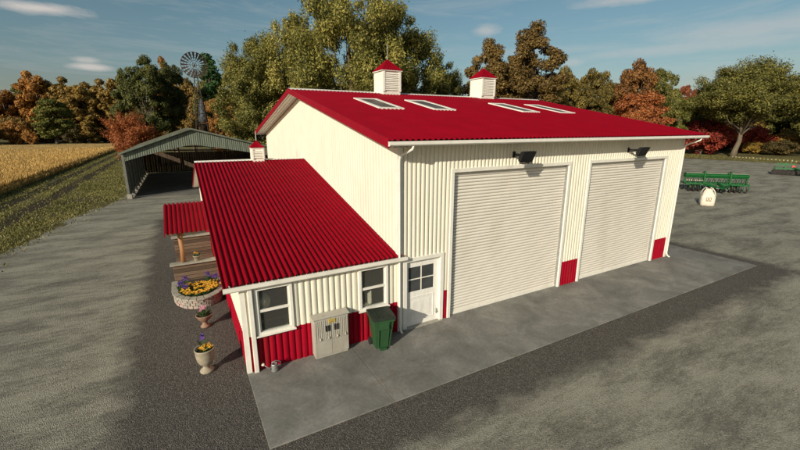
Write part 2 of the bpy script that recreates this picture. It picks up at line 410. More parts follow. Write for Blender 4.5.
# skylights in the front slope
for xa in (1.42, 3.80, 8.55, 10.98):
    xb = xa + 1.05; ya, yb = 4.0, 6.35
    s = MB()
    def slab(x0, x1, y0, y1, h0, h1):
        s.hexa([(x0, y0, roofz(y0) + h0), (x1, y0, roofz(y0) + h0), (x1, y1, roofz(y1) + h0), (x0, y1, roofz(y1) + h0),
                (x0, y0, roofz(y0) + h1), (x1, y0, roofz(y0) + h1), (x1, y1, roofz(y1) + h1), (x0, y1, roofz(y1) + h1)])
    slab(xa, xb, ya, ya + .13, -.02, .075); slab(xa, xb, yb - .13, yb, -.02, .075)
    slab(xa, xa + .15, ya + .13, yb - .13, -.02, .073); slab(xb - .15, xb, ya + .13, yb - .13, -.02, .073)
    sk = s.build('skylight', M['white'], barn)
    s = MB(); slab(xa + .15, xb - .15, ya + .13, yb - .13, .03, .055); s.build('skylight_pane', M['skyglass'], sk)

# ------------------------------------------------------------------ ANNEX
AL, AO, AE = -4.152, .378, .111
AYR, AZR, AZE = 9.033, 4.40, 2.30
AS = (AZR - AZE) / (AYR + AE)
def az(y): return AZR - AS * abs(y - AYR)
AD = 2 * AYR
annex = empty('side_annex', (-2.1, 0, 0))
tag(annex, 'low annex with red ribbed roof, two sash windows and a porch, beside the barn', 'annex')
ax = bpy.data.objects
class Sub:  # parent helper: parts are modelled in world coordinates
    pass
def part(mb, name, mat, parent=annex, **k):
    o = mb.build(name, mat, None, **k); o.parent = parent
    base = Vector((0, 0, 0)); p = parent
    while p: base += p.location; p = p.parent
    o.location = -base + Vector(k.get('loc') or (0, 0, 0)); return o
WN = [(-3.893, -3.005), (-1.245, -.368)]; WB, WT = .955, 2.165
w = MB()
for (a, b, c, d) in [(AL, WN[0][0], WB, 2.29), (WN[0][0], WN[0][1], WT, 2.29), (WN[0][1], WN[1][0], WB, 2.29), (WN[1][0], WN[1][1], WT, 2.29), (WN[1][1], -.03, WB, 2.29)]:
    sheet(w, fr, a, b, c, d, .158, .042, 'round', n=10)
part(w, 'front_wall', M['cream'])
w = MB(); sheet(w, lambda t, s, h: (t, -.006 - h, s), AL, -.03, .01, WB, .158, .042, 'round', n=10)
part(w, 'wainscot', M['redwall'])
w = MB(); sheet(w, lambda t, s, h: (AL - .002 - h, t, s), 0, AD, WB, lambda t: az(t) - .06, .158, .03, 'round', n=8)
part(w, 'side_wall', M['cream'])
w = MB(); sheet(w, lambda t, s, h: (AL - .005 - h, t, s), 0, AD, .01, WB, .158, .03, 'round', n=8)
part(w, 'wainscot', M['redwall'])
w = MB(); sheet(w, lambda t, s, h: (t, AD + .002 + h, s), AL, -.03, 0, 2.29, .222, .035, 'round', n=6)
part(w, 'back_wall', M['cream'])
w = MB(); w.box(AL + .02, -.04, 3.2, 3.3, 0, 2.2); w.box(AL + .02, -.04, .03, 3.2, -.0, .02)
part(w, 'inner_partition', M['indoor_wall'])
w = MB()
for (ya, yb) in ((-AE, AYR), (AYR, AD + AE)):
    xr = .16 if ya < 0 else -.0
    sheet(w, lambda t, s, h: (t, s, az(s) + h), AL - AO, -.012, ya, yb, .14, .058, 'sine', n=12)
aroof = part(w, 'roof', M['red'], smooth=True)
w = MB(); sheet(w, lambda t, s, h: (t, s, az(s) + h), -.012, .17, -AE, -.075, .14, .058, 'sine', n=12)
part(w, 'roof_return', M['red'], smooth=True)
w = MB()
w.prism([(AYR - .13, az(AYR - .13) + .046), (AYR, AZR + .075), (AYR + .13, az(AYR + .13) + .046), (AYR, AZR + .05)], 'x', AL - AO, -.02)
part(w, 'ridge_cap', M['white'])
for (ya, za, yb, zb) in ((-AE, AZE, AYR, AZR), (AYR, AZR, AD + AE, AZE)):
    w = MB(); w.prism([(ya, za - .10), (yb, zb - .10), (yb, zb - .004), (ya, za - .004)], 'x', AL - AO + .0, AL - AO + .03)
    part(w, 'rake_trim', M['darkred'])
w = MB()
for (ya, za, yb, zb) in ((-AE + .02, AZE, AYR, AZR), (AYR, AZR, AD + AE - .02, AZE)):
    w.prism([(ya, za - .09), (yb, zb - .09), (yb, zb - .06), (ya, za - .06)], 'x', AL - AO + .03, AL - .03)
part(w, 'soffit', M['white'])
w = MB(); w.prism([(-AE - .10, AZE + .02), (-AE - .10, AZE - .07), (-AE - .07, AZE - .10), (-AE, AZE - .10), (-AE, AZE + .0), (-AE - .02, AZE + .0), (-AE - .02, AZE - .07), (-AE - .085, AZE - .05), (-AE - .085, AZE + .02)], 'x', AL - AO - .01, .19)
part(w, 'gutter', M['white'])
w = MB(); w.box(AL - AO, -.03, AD + AE, AD + AE + .1, AZE - .1, AZE + .02)
part(w, 'gutter', M['white'])
w = MB(); w.box(AL - .05, AL + .06, -.07, .07, 0, 2.22); part(w, 'corner_trim', M['white'])
w = MB(); w.box(AL + .115, AL + .215, -.14, -.055, .02, 2.2); part(w, 'downspout', M['white'], bevel=.01)
for (a, b) in WN:
    f = MB(); zm = (WB + WT) / 2
    f.box(a, a + .075, -.085, .04, WB, WT); f.box(b - .075, b, -.085, .04, WB, WT)
    f.box(a + .075, b - .075, -.083, .04, WT - .07, WT); f.box(a + .075, b - .075, -.083, .04, WB, WB + .07)
    wo = part(f, 'window', M['white'], bevel=.006)
    f = MB(); f.box(a - .03, b + .03, -.13, -.0, WB - .035, WB + .004)
    o = f.build('sill', M['white'], wo, bevel=.005)
    f = MB(); f.box(a + .076, b - .076, -.06, -.02, zm - .03, zm + .035); f.box(a + .076, a + .11, -.045, .0, WB + .07, WT - .07); f.box(b - .11, b - .076, -.045, .0, WB + .07, WT - .07)
    f.build('sash', M['white'], wo)
    MB().box(a + .076, b - .076, -.016, -.010, WB + .07, zm - .03).build('pane', M['glass'], wo)
    MB().box(a + .076, b - .076, -.012, -.006, zm + .035, WT - .07).build('pane', M['glass'], wo)
cu = cupola(annex, -2.05, AYR, AZR + .0, .47, .55, .32, .38, 5)
def shift(o):
    o.location = Vector((2.1, 0, 0))
shift(cu)
# porch
w = MB()
pys, pye, pyr, pz, pze = 6.45, 11.75, 9.1, 2.76, 2.12
psl = (pz - pze) / (pyr - pys)
def pzf(y): return pz - psl * abs(y - pyr)
for (ya, yb) in ((pys, pyr), (pyr, pye)):
    sheet(w, lambda t, s, h: (t, s, pzf(s) + h), -5.80, AL - .045, ya, yb, .15, .06, 'sine', n=10)
pr = part(w, 'porch_roof', M['red'], smooth=True)
w = MB()
for (ya, yb) in ((pys, pyr), (pyr, pye)):
    w.prism([(ya, pzf(ya) - .08), (yb, pzf(yb) - .08), (yb, pzf(yb) - .004), (ya, pzf(ya) - .004)], 'x', -5.83, -5.80)
w.build('rake_trim', M['darkred'], pr)
w = MB()
for y in (6.85, 10.95):
    w.box(-5.72, AL - .045, y - .06, y + .06, pzf(y) - .16, pzf(y) - .02)
for x in (-5.62, -4.9): w.bar((x, 6.62, pzf(6.62) - .07), (x, pyr, pz - .07), .08, .09)
for x in (-5.62, -4.9): w.bar((x, 11.2, pzf(11.2) - .07), (x, pyr, pz - .07), .08, .09)
w.build('rafter', M['wood_post'], pr)
for y in (6.85, 10.95):
    w = MB(); w.tube([(-5.36, y, .92), (-5.34, y, 1.4), (-5.36, y, pzf(y) - .16)], [.088, .083, .086], 10)
    part(w, 'post', M['wood_post'], smooth=True)
for (ya, yb) in ((6.72, 6.86), (10.88, 11.02)):
    w = MB()
    for k in range(6): w.box(-5.72 + random.uniform(0, .01), AL - .05, ya + random.uniform(0, .03), yb, .012 + k * .145, .012 + k * .145 + .128)
    pw = part(w, 'porch_wall', M['plank'])
    w = MB(); w.box(-5.80, AL - .05, ya - .09, yb + .09, .885, .945); w.build('ledge', M['stonecap'], pw, bevel=.01)
w = MB()
for k in range(28): w.box(-5.70, AL - .05, 6.88 + k * .143, 6.88 + k * .143 + .134, .10, .14)
part(w, 'porch_floor', M['plank'])

# things indoors seen through the window
sh = MB(); sh.box(-3.95, -2.95, .55, .95, .98, 1.02); sh.box(-3.92, -3.86, .58, .92, .02, .98); sh.box(-3.04, -2.98, .58, .92, .02, .98)
t = empty('work_table', (-3.5, .7, 0)); tag(t, 'wooden table seen dimly inside the left sash window', 'table')
o = sh.build('table_frame', M['indoor'], t); o.location = (3.5, -.7, 0)
hb = MB(); hb.lathe([(.20, 0), (.205, .012), (.10, .03), (.095, .12), (.06, .15), (.01, .152)], (0, 0, 0), 20)
o = hb.build('straw_hat', M['mach_pale'], smooth=True); o.location = (-3.70, .16, 1.72); 
tag(o, 'straw hat hanging inside the left sash window', 'hat')
o.rotation_euler = (R(62), 0, 0)

# ------------------------------------------------------------------ FLOODLIGHTS
def floodlight(x, z):
    t = empty('floodlight', (x, -.04, z))
    w = MB(); w.box(-.05, .05, -.03, 0.0, -.09, .09); w.build('wall_plate', M['black'], t)
    w = MB(); w.bar((0, -.02, 0), (0, -.42, .02), .035, .05); w.bar((0, -.02, -.07), (0, -.34, .0), .02, .03)
    w.bar((-.30, -.44, .0), (.30, -.44, .0), .03, .03)
    w.build('bracket', M['black'], t)
    h = MB(); h.prism([(-.20, -.055), (-.16, .06), (.16, .06), (.20, -.055)], 'x', -.28, .28)
    for k in range(9): h.box(-.26 + k * .065, -.245 + k * .065, -.11, .12, .06, .10)
    ho = h.build('lamp_head', M['black'], t, bevel=.006); ho.location = (0, -.56, -.03); ho.scale = (.92, .92, .92)
    ho.rotation_euler = (R(-66), 0, 0)
    g = MB(); g.box(-.25, .25, -.17, .17, -.064, -.056); g.build('lens', M['lens'], ho)
    vs = MB(); vs.box(-.28, .28, .205, .217, -.10, -.05); vs.build('visor', M['black'], ho)
    return t
f1 = floodlight(4.08, 4.99); tag(f1, 'black floodlight over the roller door nearer the entry door', 'floodlight', 'floodlights over the roller doors')
f2 = copy_tree(f1); f2.location = (10.05, -.04, 4.97); tag(f2, 'black floodlight over the far right roller door', 'floodlight', 'floodlights over the roller doors')

# ------------------------------------------------------------------ CABINET
t = empty('utility_cabinet', (-2.13, -.20, .02)); tag(t, 'grey two-door metal utility cabinet against red wainscot under the eave', 'cabinet')
w = MB(); w.box(-.46, .46, -.10, .13, .06, 1.10); w.box(-.44, .44, -.08, .12, 0, .06); w.build('body', M['grey_metal'], t, bevel=.006)
w = MB(); w.prism([(-.135, 1.10), (.135, 1.10), (.135, 1.155), (-.135, 1.125)], 'x', -.49, .49); w.build('top', M['grey_metal'], t, bevel=.005)
for (a, b) in ((-.45, -.005), (.005, .45)):
    w = MB(); w.box(a, b, -.118, -.10, .48, 1.08)
    for k in range(9): 
        xx = a + .03 + k * (b - a - .06) / 8; w.box(xx - .008, xx + .008, -.128, -.118, .52, 1.05)
    d = w.build('door', M['grey_metal'], t, bevel=.003)
    hx = b - .11 if a < -.1 else a + .11
    w = MB()
    for s_ in (-.035, .035): w.box(hx + s_ - .014, hx + s_ + .014, -.150, -.128, .74, .90)
    w.build('handle', M['black'], d)
    for hh in (.3, .8): MB().tube([(a + (b - a) * hh, -.13, .58), (a + (b - a) * hh, -.16, .55), (a + (b - a) * hh, -.13, .52)], .012, 6).build('latch', M['mach_pale'], d)
    w = MB(); w.box(a, b, -.116, -.10, .08, .47); w.build('lower_panel', M['grey_metal'], t, bevel=.004)
w = MB(); w.box(-.09, .09, -.140, -.130, .96, 1.06); s_ = w.build('warning_sign', M['yellow_sign'], t)
w = MB(); w.box(-.075, .075, -.143, -.1405, 1.025, 1.04); w.box(-.06, .06, -.143, -.1405, .99, 1.0); w.box(-.07, .05, -.143, -.1405, .972, .982); w.build('print', M['brownmark'], s_)

# ------------------------------------------------------------------ BIN
t = empty('wheelie_bin', (-.83, -.52, .02), R(-9)); tag(t, 'green wheelie bin with dark lid standing beside the white entry door', 'bin')
bw, bd = .27, .29
w = MB(); w.hexa([(-.20, -.17, .05), (.20, -.17, .05), (.20, .20, .05), (-.20, .20, .05), (-.28, -.31, .93), (.28, -.31, .93), (.28, .28, .93), (-.28, .28, .93)])
w.box(-.30, .30, -.335, .30, .86, .93)
for x in (-.20, .20): w.bar((x * .62, -.185, .08), (x * .72, -.335, .86), .025, .02)
w.box(-.13, .13, -.345, -.30, .66, .86)
w.box(-.10, .10, -.24, -.17, .0, .06)
w.build('bin_body', M['green_bin'], t, bevel=.012)
w = MB(); w.prism([(-.37, .93), (.31, .935), (.34, .97), (.30, 1.01), (-.30, .985), (-.37, .955)], 'x', -.315, .315)
for x in (-.15, .0, .15): w.box(x - .02, x + .02, -.28, .22, .99, 1.008)
w.build('lid', M['bin_lid'], t, bevel=.012)
w = MB(); w.tube([(-.24, .34, .96), (.24, .34, .96)], .018, 8); w.build('handle', M['bin_lid'], t)
for x in (-.25, .25):
    w = MB(); w.tube([(x - .03, .22, .10), (x + .03, .22, .10)], .10, 16); w.build('wheel', M['tyre'], t)

# ------------------------------------------------------------------ WATERING CAN
t = empty('watering_can', (-3.60, -.25, .024), R(10)); tag(t, 'small grey metal watering can by the annex corner downspout', 'watering can')
w = MB(); w.lathe([(.085, 0), (.088, .02), (.075, .18), (.07, .20), (.062, .20), (.062, .19)], n=18); w.build('can_body', M['galv'], t, smooth=True)
w = MB(); w.tube([(-.07, 0, .06), (-.15, 0, .13), (-.24, 0, .24)], [.022, .016, .012], 8); sp = w.build('spout', M['galv'], t, smooth=True)
w = MB(); w.tube([(-.235, 0, .235), (-.275, 0, .285)], [.015, .042], 12); w.build('rose', M['bag'], sp, smooth=True)
w = MB(); w.tube([(.07, 0, .05), (.16, 0, .08), (.15, 0, .20), (.05, 0, .26), (-.05, 0, .25), (-.06, 0, .19)], .010, 8); w.build('handle', M['galv'], t, smooth=True)

# ------------------------------------------------------------------ FLOWERS AND POTS
def petals(mb, c, r, n, rng, up=.4):
    for k in range(n):
        a = 2 * PI * k / n + rng.uniform(-.2, .2); d = Vector((math.cos(a), math.sin(a), up + rng.uniform(-.2, .2))).normalized()
        s_ = Vector((-math.sin(a), math.cos(a), 0)); c = Vector(c)
        mb.add([c, c + d * r * .6 + s_ * r * .38, c + d * r, c + d * r * .6 - s_ * r * .38], [(0, 1, 2, 3)])
def plant(kind, loc, spread, h, nflow, seed, label, cat, group=None, rflow=.035, cols='yellowf', leaves=60, up=False):
    rng = random.Random(seed); t = empty(kind, loc); tag(t, label, cat, group)
    lf = MB(); fl = MB()
    for k in range(leaves):
        a = rng.uniform(0, 2 * PI); rr = spread * math.sqrt(rng.random()) * .8; b = Vector((rr * math.cos(a), rr * math.sin(a), 0))
        ln = h * rng.uniform(.5, 1.0); d = Vector((math.cos(a) * .5, math.sin(a) * .5, 1.3 if up else .7)).normalized(); s_ = Vector((-math.sin(a), math.cos(a), 0)) * (.008 if up else .022)
        tip = b + d * ln; mid = b + d * ln * .55 + Vector((0, 0, .01))
        lf.add([b, mid + s_, tip, mid - s_], [(0, 1, 2, 3)])
    for k in range(nflow):
        a = rng.uniform(0, 2 * PI); rr = spread * math.sqrt(rng.random()); c = Vector((rr * math.cos(a), rr * math.sin(a), h * rng.uniform(.75, 1.1)))
        lf.bar((c.x * .7, c.y * .7, 0), c, .006)
        petals(fl, c, rflow, 5, rng, .25 if not up else .9); petals(fl, c + Vector((0, 0, .008)), rflow * .7, 4, rng, 1.0)
        if up: petals(fl, c - Vector((0, 0, .02)), rflow, 4, rng, -.6)
    lf.build('foliage', M['leafy'], t); fl.build('blossoms', M[cols], t); return t
t = empty('flower_urn', (-5.05, .58, 0)); tag(t, 'tall pale stone urn nearest the annex corner, yellow pansies in it', 'urn')
w = MB(); w.lathe([(.155, 0), (.158, .04), (.14, .065), (.085, .10), (.07, .14), (.085, .17), (.15, .24), (.195, .34), (.212, .46), (.215, .58), (.228, .60), (.228, .625), (.205, .628), (.195, .56), (.19, .54)], n=28)
w.build('urn_bowl', M['urn'], t, smooth=True); w = MB(); w.lathe([(.193, .545), (.19, .555), (.05, .57)], n=20); w.build('soil', M['soil'], t)
plant('pansy_plant', (-5.02, .54, .56), .14, .12, 22, 1, 'yellow pansies planted in the tall pale urn', 'flowers', rflow=.045, leaves=70)
plant('iris_plant', (-5.07, .66, .56), .05, .34, 5, 2, 'purple iris rising at the back of the tall pale urn', 'flowers', rflow=.055, cols='purplef', leaves=22, up=True)
t = empty('flower_bowl_urn', (-4.94, 3.05, 0)); tag(t, 'squat brown clay urn with pink flowers between planter and tall urn', 'urn')
w = MB(); w.lathe([(.13, 0), (.135, .04), (.10, .07), (.065, .12), (.07, .17), (.14, .23), (.20, .31), (.225, .37), (.235, .385), (.235, .40), (.21, .40), (.19, .35)], n=28)
w.build('urn_bowl', M['urn_brown'], t, smooth=True); w = MB(); w.lathe([(.195, .345), (.19, .355), (.05, .37)], n=20); w.build('soil', M['soil'], t)
plant('hyacinth_plant', (-4.94, 3.05, .36), .14, .26, 26, 3, 'pale pink blossoms in the squat brown clay urn', 'flowers', rflow=.045, cols='pinkf', leaves=50)
# stone planter: half oval in front of the porch wall
t = empty('stone_planter', (-4.97, 6.55, 0)); tag(t, 'curved low planter of pale stone blocks in front of the porch', 'planter')
def oval(a, k=1.0): return (-.0 + .80 * k * math.cos(a), -.92 * 1 - 1.05 * k * math.sin(a) * 1 + .0)
rng = random.Random(5); cap = MB(); blk = MB(); blk2 = MB()
NB = 15; yc = -.95
def op(a, k): return Vector((.80 * k * math.cos(a), yc - 1.15 * k * math.sin(a), 0))
for row in range(3):
    for i in range(NB):
        g = .012; a0 = PI * (i + (.5 if row % 2 else 0)) / NB + g; a1 = a0 + PI / NB - 2 * g
        if a1 > PI: a1 = PI
        if a0 >= a1: continue
        z0 = row * .10 + .004; z1 = z0 + .092; o_ = rng.uniform(-.012, .012)
        P4 = [op(a0, .84), op(a1, .84), op(a1, 1 + o_), op(a0, 1 + o_)]
        blk.hexa([p + Vector((0, 0, z0)) for p in P4] + [p + Vector((0, 0, z1)) for p in P4])
def sideblocks(x0, x1):
    for row in range(3):
        for k in range(4):
            y0 = yc + k * .235 + .008; blk.box(x0, x1, y0, y0 + .22, row * .10 + .004, row * .10 + .096)
sideblocks(-.80, -.68); sideblocks(.68, .80)
for i in range(11):
    a0 = PI * i / 11 + .01; a1 = PI * (i + 1) / 11 - .01
    P4 = [op(a0, .80), op(a1, .80), op(a1, 1.05), op(a0, 1.05)]
    cap.hexa([p + Vector((0, 0, .302)) for p in P4] + [p + Vector((0, 0, .352)) for p in P4])
for x0 in (-.84, .64): cap.box(x0, x0 + .20, yc + .01, .0, .302, .352)
blk.build('stone_blocks', M['pinkstone'], t, bevel=.008); cap.build('coping', M['stonecap'], t, bevel=.008)
so = MB(); so.add([op(PI * i / 16, .82) + Vector((0, 0, .27)) for i in range(17)] + [Vector((-.66, .1, .27)), Vector((.66, .1, .27))], [tuple(range(19))])
so.build('soil', M['soil'], t)
spots = [(-5.30, 5.02), (-5.05, 4.90), (-4.80, 4.95), (-4.58, 5.12), (-5.22, 5.75), (-4.98, 5.72), (-4.74, 5.74), (-4.52, 5.70), (-5.42, 5.30), (-4.42, 5.35), (-5.05, 5.36), (-4.72, 5.40)]
for i, (x, y) in enumerate(spots):
    plant('marigold_plant', (x, y, .27), .15, .16, 17, 20 + i, 'orange yellow marigolds in the two rows filling the curved stone planter', 'flowers', 'marigolds in the stone planter', rflow=.05, leaves=50)
for i, (x, y, l) in enumerate([(-5.52, 5.55, 'purple iris clump at the left edge of the stone planter'), (-5.35, 5.98, 'purple iris clump behind the left of the marigolds, by the porch wall'), (-4.60, 6.15, 'tall purple iris clump at the back right of the stone planter'), (-4.42, 5.75, 'purple iris clump at the right end of the stone planter'), (-5.38, 5.42, 'low purple iris in front of the left planter clumps')]):
    plant('iris_plant', (x, y, .27), .10, .36 if i != 4 else .26, 11, 50 + i, l, 'flowers', 'irises in the stone planter', rflow=.05, cols='purplef', leaves=46, up=True)
t = empty('flower_pot', (-4.90, 6.79, .945)); tag(t, 'small cream flower pot standing on the front porch ledge', 'flower pot')
w = MB(); w.lathe([(.075, 0), (.095, .02), (.115, .17), (.13, .17), (.13, .20), (.11, .20), (.10, .17)], n=20); w.build('pot', M['urn'], t, smooth=True)
plant('daisy_plant', (-4.90, 6.79, 1.10), .09, .15, 12, 70, 'yellow flowers in the small pot on the porch ledge', 'flowers', rflow=.04, leaves=40)
plant('iris_plant', (-4.90, 10.95, .945), .12, .30, 8, 71, 'purple iris on the rear porch ledge behind the small pot', 'flowers', rflow=.07, cols='purplef', leaves=26, up=True)

# ------------------------------------------------------------------ OPEN SHED
shed = empty('open_shed', (-3.9, 40, 0)); tag(shed, 'weathered grey-green open-fronted shed with low gable roof behind the annex', 'shed')
SY0, SY1 = 30.2, 51.0
sx0, sx1, sxr, szl, szr, szR = -9.1, 5.2, -3.93, 3.80, 5.70, 3.35
def sz(x): return szl + (szr - szl) * (x - sx0) / (sxr - sx0) if x < sxr else szr + (szR - szr) * (x - sxr) / (sx1 - sxr)
w = MB()
for (a, b) in ((sx0 - .25, sxr), (sxr, sx1 + .25)):
    # ribs down the slope
    sheet(w, lambda t, s, h: (s, t, sz(s) + h), SY0 - .3, SY1 + .3, a, b, .35, .05, 'sine', n=5)
part(w, 'roof', M['shed_roof'], shed)
w = MB()
def arch(x):
    t_ = (x - sx0) / (sxr - sx0) if x < sxr else (sx1 - x) / (sx1 - sxr)
    return sz(x) - .75 - .60 * max(0, min(1, t_)) ** 1.5
sheet(w, lambda t, s, h: (t, SY0 - .05 - h, s), sx0 - .12, sx1 + .12, arch, lambda t: sz(t) - .03, .17, .03, 'round', n=5)
part(w, 'fascia', M['shed_metal'], shed)
w = MB()
for (xa, xb) in ((sx0 - .25, sxr), (sxr, sx1 + .25)):
    w.hexa([(xa, SY0 - .36, sz(xa) - .08), (xb, SY0 - .36, sz(xb) - .08), (xb, SY0 - .28, sz(xb) - .08), (xa, SY0 - .28, sz(xa) - .08), (xa, SY0 - .36, sz(xa) + .06), (xb, SY0 - .36, sz(xb) + .06), (xb, SY0 - .28, sz(xb) + .06), (xa, SY0 - .28, sz(xa) + .06)])
part(w, 'bargeboard', M['shed_metal'], shed)
for k in range(9):
    y = SY0 + k * (SY1 - SY0) / 8
    for x in (sx0, sx1):
        w = MB(); w.box(x - .09, x + .09, y - .09, y + .09, 0, sz(x) - .02); po = part(w, 'post', M['post_metal'], shed)
        w = MB(); w.box(x - .22 + (0 if x > 0 else .1), x + .22, y - .25, y + .25, 0, .38); w.build('footing', M['concrete'], po)
w = MB()
k = 0
y = SY0 + .15
while y < SY1:
    if (y - SY0) > .2: w.box(sx0 - .03, sx0 + .03, y, y + .30, .15, 3.05)
    y += .34
part(w, 'side_boards', M['shed_slat'], shed)
w = MB(); sheet(w, lambda t, s, h: (sx1 + .12 + h, t, s), SY0, SY1, .1, 3.2, .3, .03, 'sine', n=4); part(w, 'side_wall', M['shed_slat'], shed)
w = MB()
x = sx0
while x < sx1 - .05: w.box(x, x + .27, SY1 - .05 + random.uniform(-.02, .02), SY1, .1, 2.65 + random.uniform(-.04, .02)); x += .285
part(w, 'back_wall', M['shed_board'], shed)
w = MB()
for k in range(0, 9, 2):
    y = SY0 + k * (SY1 - SY0) / 8 + .05
    w.bar((sx0, y, szl - .3), (sxr, y, szr - .2), .10, .2); w.bar((sx1, y, szR - .3), (sxr, y, szr - .2), .10, .2)
    if k in (4, 8): w.bar((sx0, y, szl - .35), (sx1, y, szR - .35 + .2), .08, .14)
part(w, 'truss', M['shed_board'], shed)
w = MB(); w.box(sx0 + .3, sx1 - .2, SY0 + .1, SY1 - .1, .0, .012); part(w, 'shed_floor', plain('shed_floor_dirt', (.15, .145, .125), .9, 0, .3, .8), shed)

# ------------------------------------------------------------------ WINDMILL
wm = empty('windmill', (-1.5, 60, 0)); tag(wm, 'old wind pump with a many-bladed rusty wheel on a thin lattice tower', 'windmill')
w = MB(); HT = 14.2
cs = [(-1.2, -1.2), (1.2, -1.2), (1.2, 1.2), (-1.2, 1.2)]
for (a, b) in cs: w.bar((a, b, 0), (a * .12, b * .12, HT), .09)
for i in range(9):
    z0 = HT * i / 9; z1 = HT * (i + 1) / 9; k0 = 1 - .88 * z0 / HT; k1 = 1 - .88 * z1 / HT
    for j in range(4):
        a, b = cs[j], cs[(j + 1) % 4]
        w.bar((a[0] * k0, a[1] * k0, z0), (b[0] * k1, b[1] * k1, z1), .035); w.bar((b[0] * k0, b[1] * k0, z0), (a[0] * k1, a[1] * k1, z1), .035)
        w.bar((a[0] * k1, a[1] * k1, z1), (b[0] * k1, b[1] * k1, z1), .05)
w.build('tower', M['rust'], wm)
wh = empty('wheel', (0, 0, 0)); bpy.data.objects.remove(wh)
w = MB(); zc = 14.7
for rr in (1.78, 1.42, 1.05, .62, .3):
    w.tube([(rr * math.cos(2 * PI * k / 36), -.55, zc + rr * math.sin(2 * PI * k / 36)) for k in range(37)], .035, 6)
for k in range(6): w.tube([(0, -.55, zc), (1.78 * math.cos(2 * PI * k / 6), -.55, zc + 1.78 * math.sin(2 * PI * k / 6))], .03, 6)
w.tube([(0, -.75, zc), (0, .3, zc)], .11, 10)
wheel = w.build('wheel', M['rust'], wm)
for k in range(20):
    a = 2 * PI * k / 20; ca, sa = math.cos(a), math.sin(a); da = .085
    def Q(r, dd, y): return (r * math.cos(a + dd), y, zc + r * math.sin(a + dd))
    w = MB(); v4 = [Q(.75, -.05, -.52), Q(.75, .05, -.58), Q(1.84, .095, -.64), Q(1.84, -.095, -.50)]
    w.add(v4 + [(p[0], p[1] + .012, p[2]) for p in v4], [(0, 1, 2, 3), (7, 6, 5, 4), (0, 4, 5, 1), (1, 5, 6, 2), (2, 6, 7, 3), (3, 7, 4, 0)])
    w.build('blade', M['rust'], wheel)
w = MB(); w.bar((0, .2, zc), (-.2, 1.9, zc), .06); w.prism([(1.2, zc - .35), (2.6, zc - .55), (2.6, zc + .55), (1.2, zc + .35)], 'x', -.12, -.10); w.build('tail_vane', M['galv'], wm)
w = MB(); w.lathe([(.62, 6.6), (.60, 7.2), (.40, 9.2), (.16, 10.0), (.05, 10.05)], (.35, 0, 0), 14); w.build('tank', M['tank'], wm, smooth=True)
w = MB(); w.lathe([(.66, 3.6), (.66, 6.3), (.70, 6.3), (.70, 6.42), (.1, 6.44)], (.35, 0, 0), 14); w.build('lower_tank', M['rust'], wm, smooth=True)

# ------------------------------------------------------------------ MACHINES AND BAG
def seed_drill():
    t = empty('seed_drill', (37.9, 8.1, 0), R(-47))
    w = MB(); w.prism([(.10, 1.24), (.58, 1.24), (.74, 1.52), (.66, 1.60), (.0, 1.60), (-.08, 1.52)], 'x', -2.45, 2.45)
    ho = w.build('hopper', M['mach_green'], t, bevel=.03)
    for a, b in ((-2.4, -.9), (-.8, .8), (.9, 2.4)):
        w = MB(); w.prism([(-.06, 1.605), (.70, 1.605), (.60, 1.67), (.05, 1.67)], 'x', a, b); w.build('hopper_lid', M['mach_green'], ho)
        w = MB(); w.box(a, b, .08, .30, 1.672, 1.685); w.build('lid_stripe', M['mach_pale'], ho)
    w = MB(); 
    for y in (-.25, .55, 1.05): w.bar((-2.45, y, .72), (2.45, y, .72), .12)
    for x in (-2.4, -1.0, 1.0, 2.4): w.bar((x, -.3, .72), (x, 1.1, .72), .10); w.bar((x, .3, .72), (x, .3, 1.2), .10)
    for x in (-1.0, 1.0): w.bar((x, -.12, .7), (x, -.12, 1.92), .12, .10); w.bar((x, -.12, 1.88), (x, .5, 1.68), .08)
    w.bar((-1.0, -.3, .7), (0, -1.9, .55), .12); w.bar((1.0, -.3, .7), (0, -1.9, .55), .12); w.bar((0, -.3, .9), (0, -2.1, .55), .14)
    for k in range(24): w.bar((-2.3 + k * .2, .35, 1.12), (-2.3 + k * .2, .75, .35), .035, .05)
    w.build('frame', M['mach_green'], t)
    w = MB()
    for k in range(9): w.box(-2.34 + k * .17, -2.26 + k * .17, -.02, .06, .98, 1.06)
    w.build('seed_meters', M['mach_pale'], t)
    for k in range(12):
        x = -2.25 + k * .41; MB().tube([(x, .05, 1.24), (x + .04, -.12, 1.0), (x - .03, -.2, .7), (x, -.28, .4)], .022, 6).build('seed_hose', M['tyre'], t)
        w = MB(); w.bar((x + .1, -.3, .78), (x + .1, -.52, .40), .04, .06); w.bar((x + .1, -.52, .42), (x + .1, -.30, .22), .03, .05); w.box(x + .04, x + .16, -.36, -.30, .74, .86); w.build('coulter_arm', M['mach_green'], t)
    for k in range(24):
        w = MB(); x = -2.3 + k * .2; w.tube([(x - .012, -.25 if k % 2 else .8, .22), (x + .012, -.27 if k % 2 else .78, .22)], .22, 14); w.build('disc', M['disc_steel'], t)
    for x in (-1.75, -1.35, 1.35, 1.75):
        w = MB(); w.tube([(x - .13, .3, .36), (x + .13, .3, .36)], .36, 20); wt_ = w.build('wheel', M['tyre'], t, bevel=.03)
        w = MB(); w.tube([(x - .14, .3, .36), (x + .14, .3, .36)], .17, 14); w.build('rim', M['mach_pale'], wt_)
    w = MB(); w.box(-.12, .12, -.62, -.5, .35, .62); w.tube([(0, -2.1, .55), (0, -2.35, .5)], .06, 8); w.build('hitch', M['galv'], t)
    return t
sd = seed_drill(); tag(sd, 'green seed drill with long pale-topped hopper behind the white bulk bag', 'seed drill')
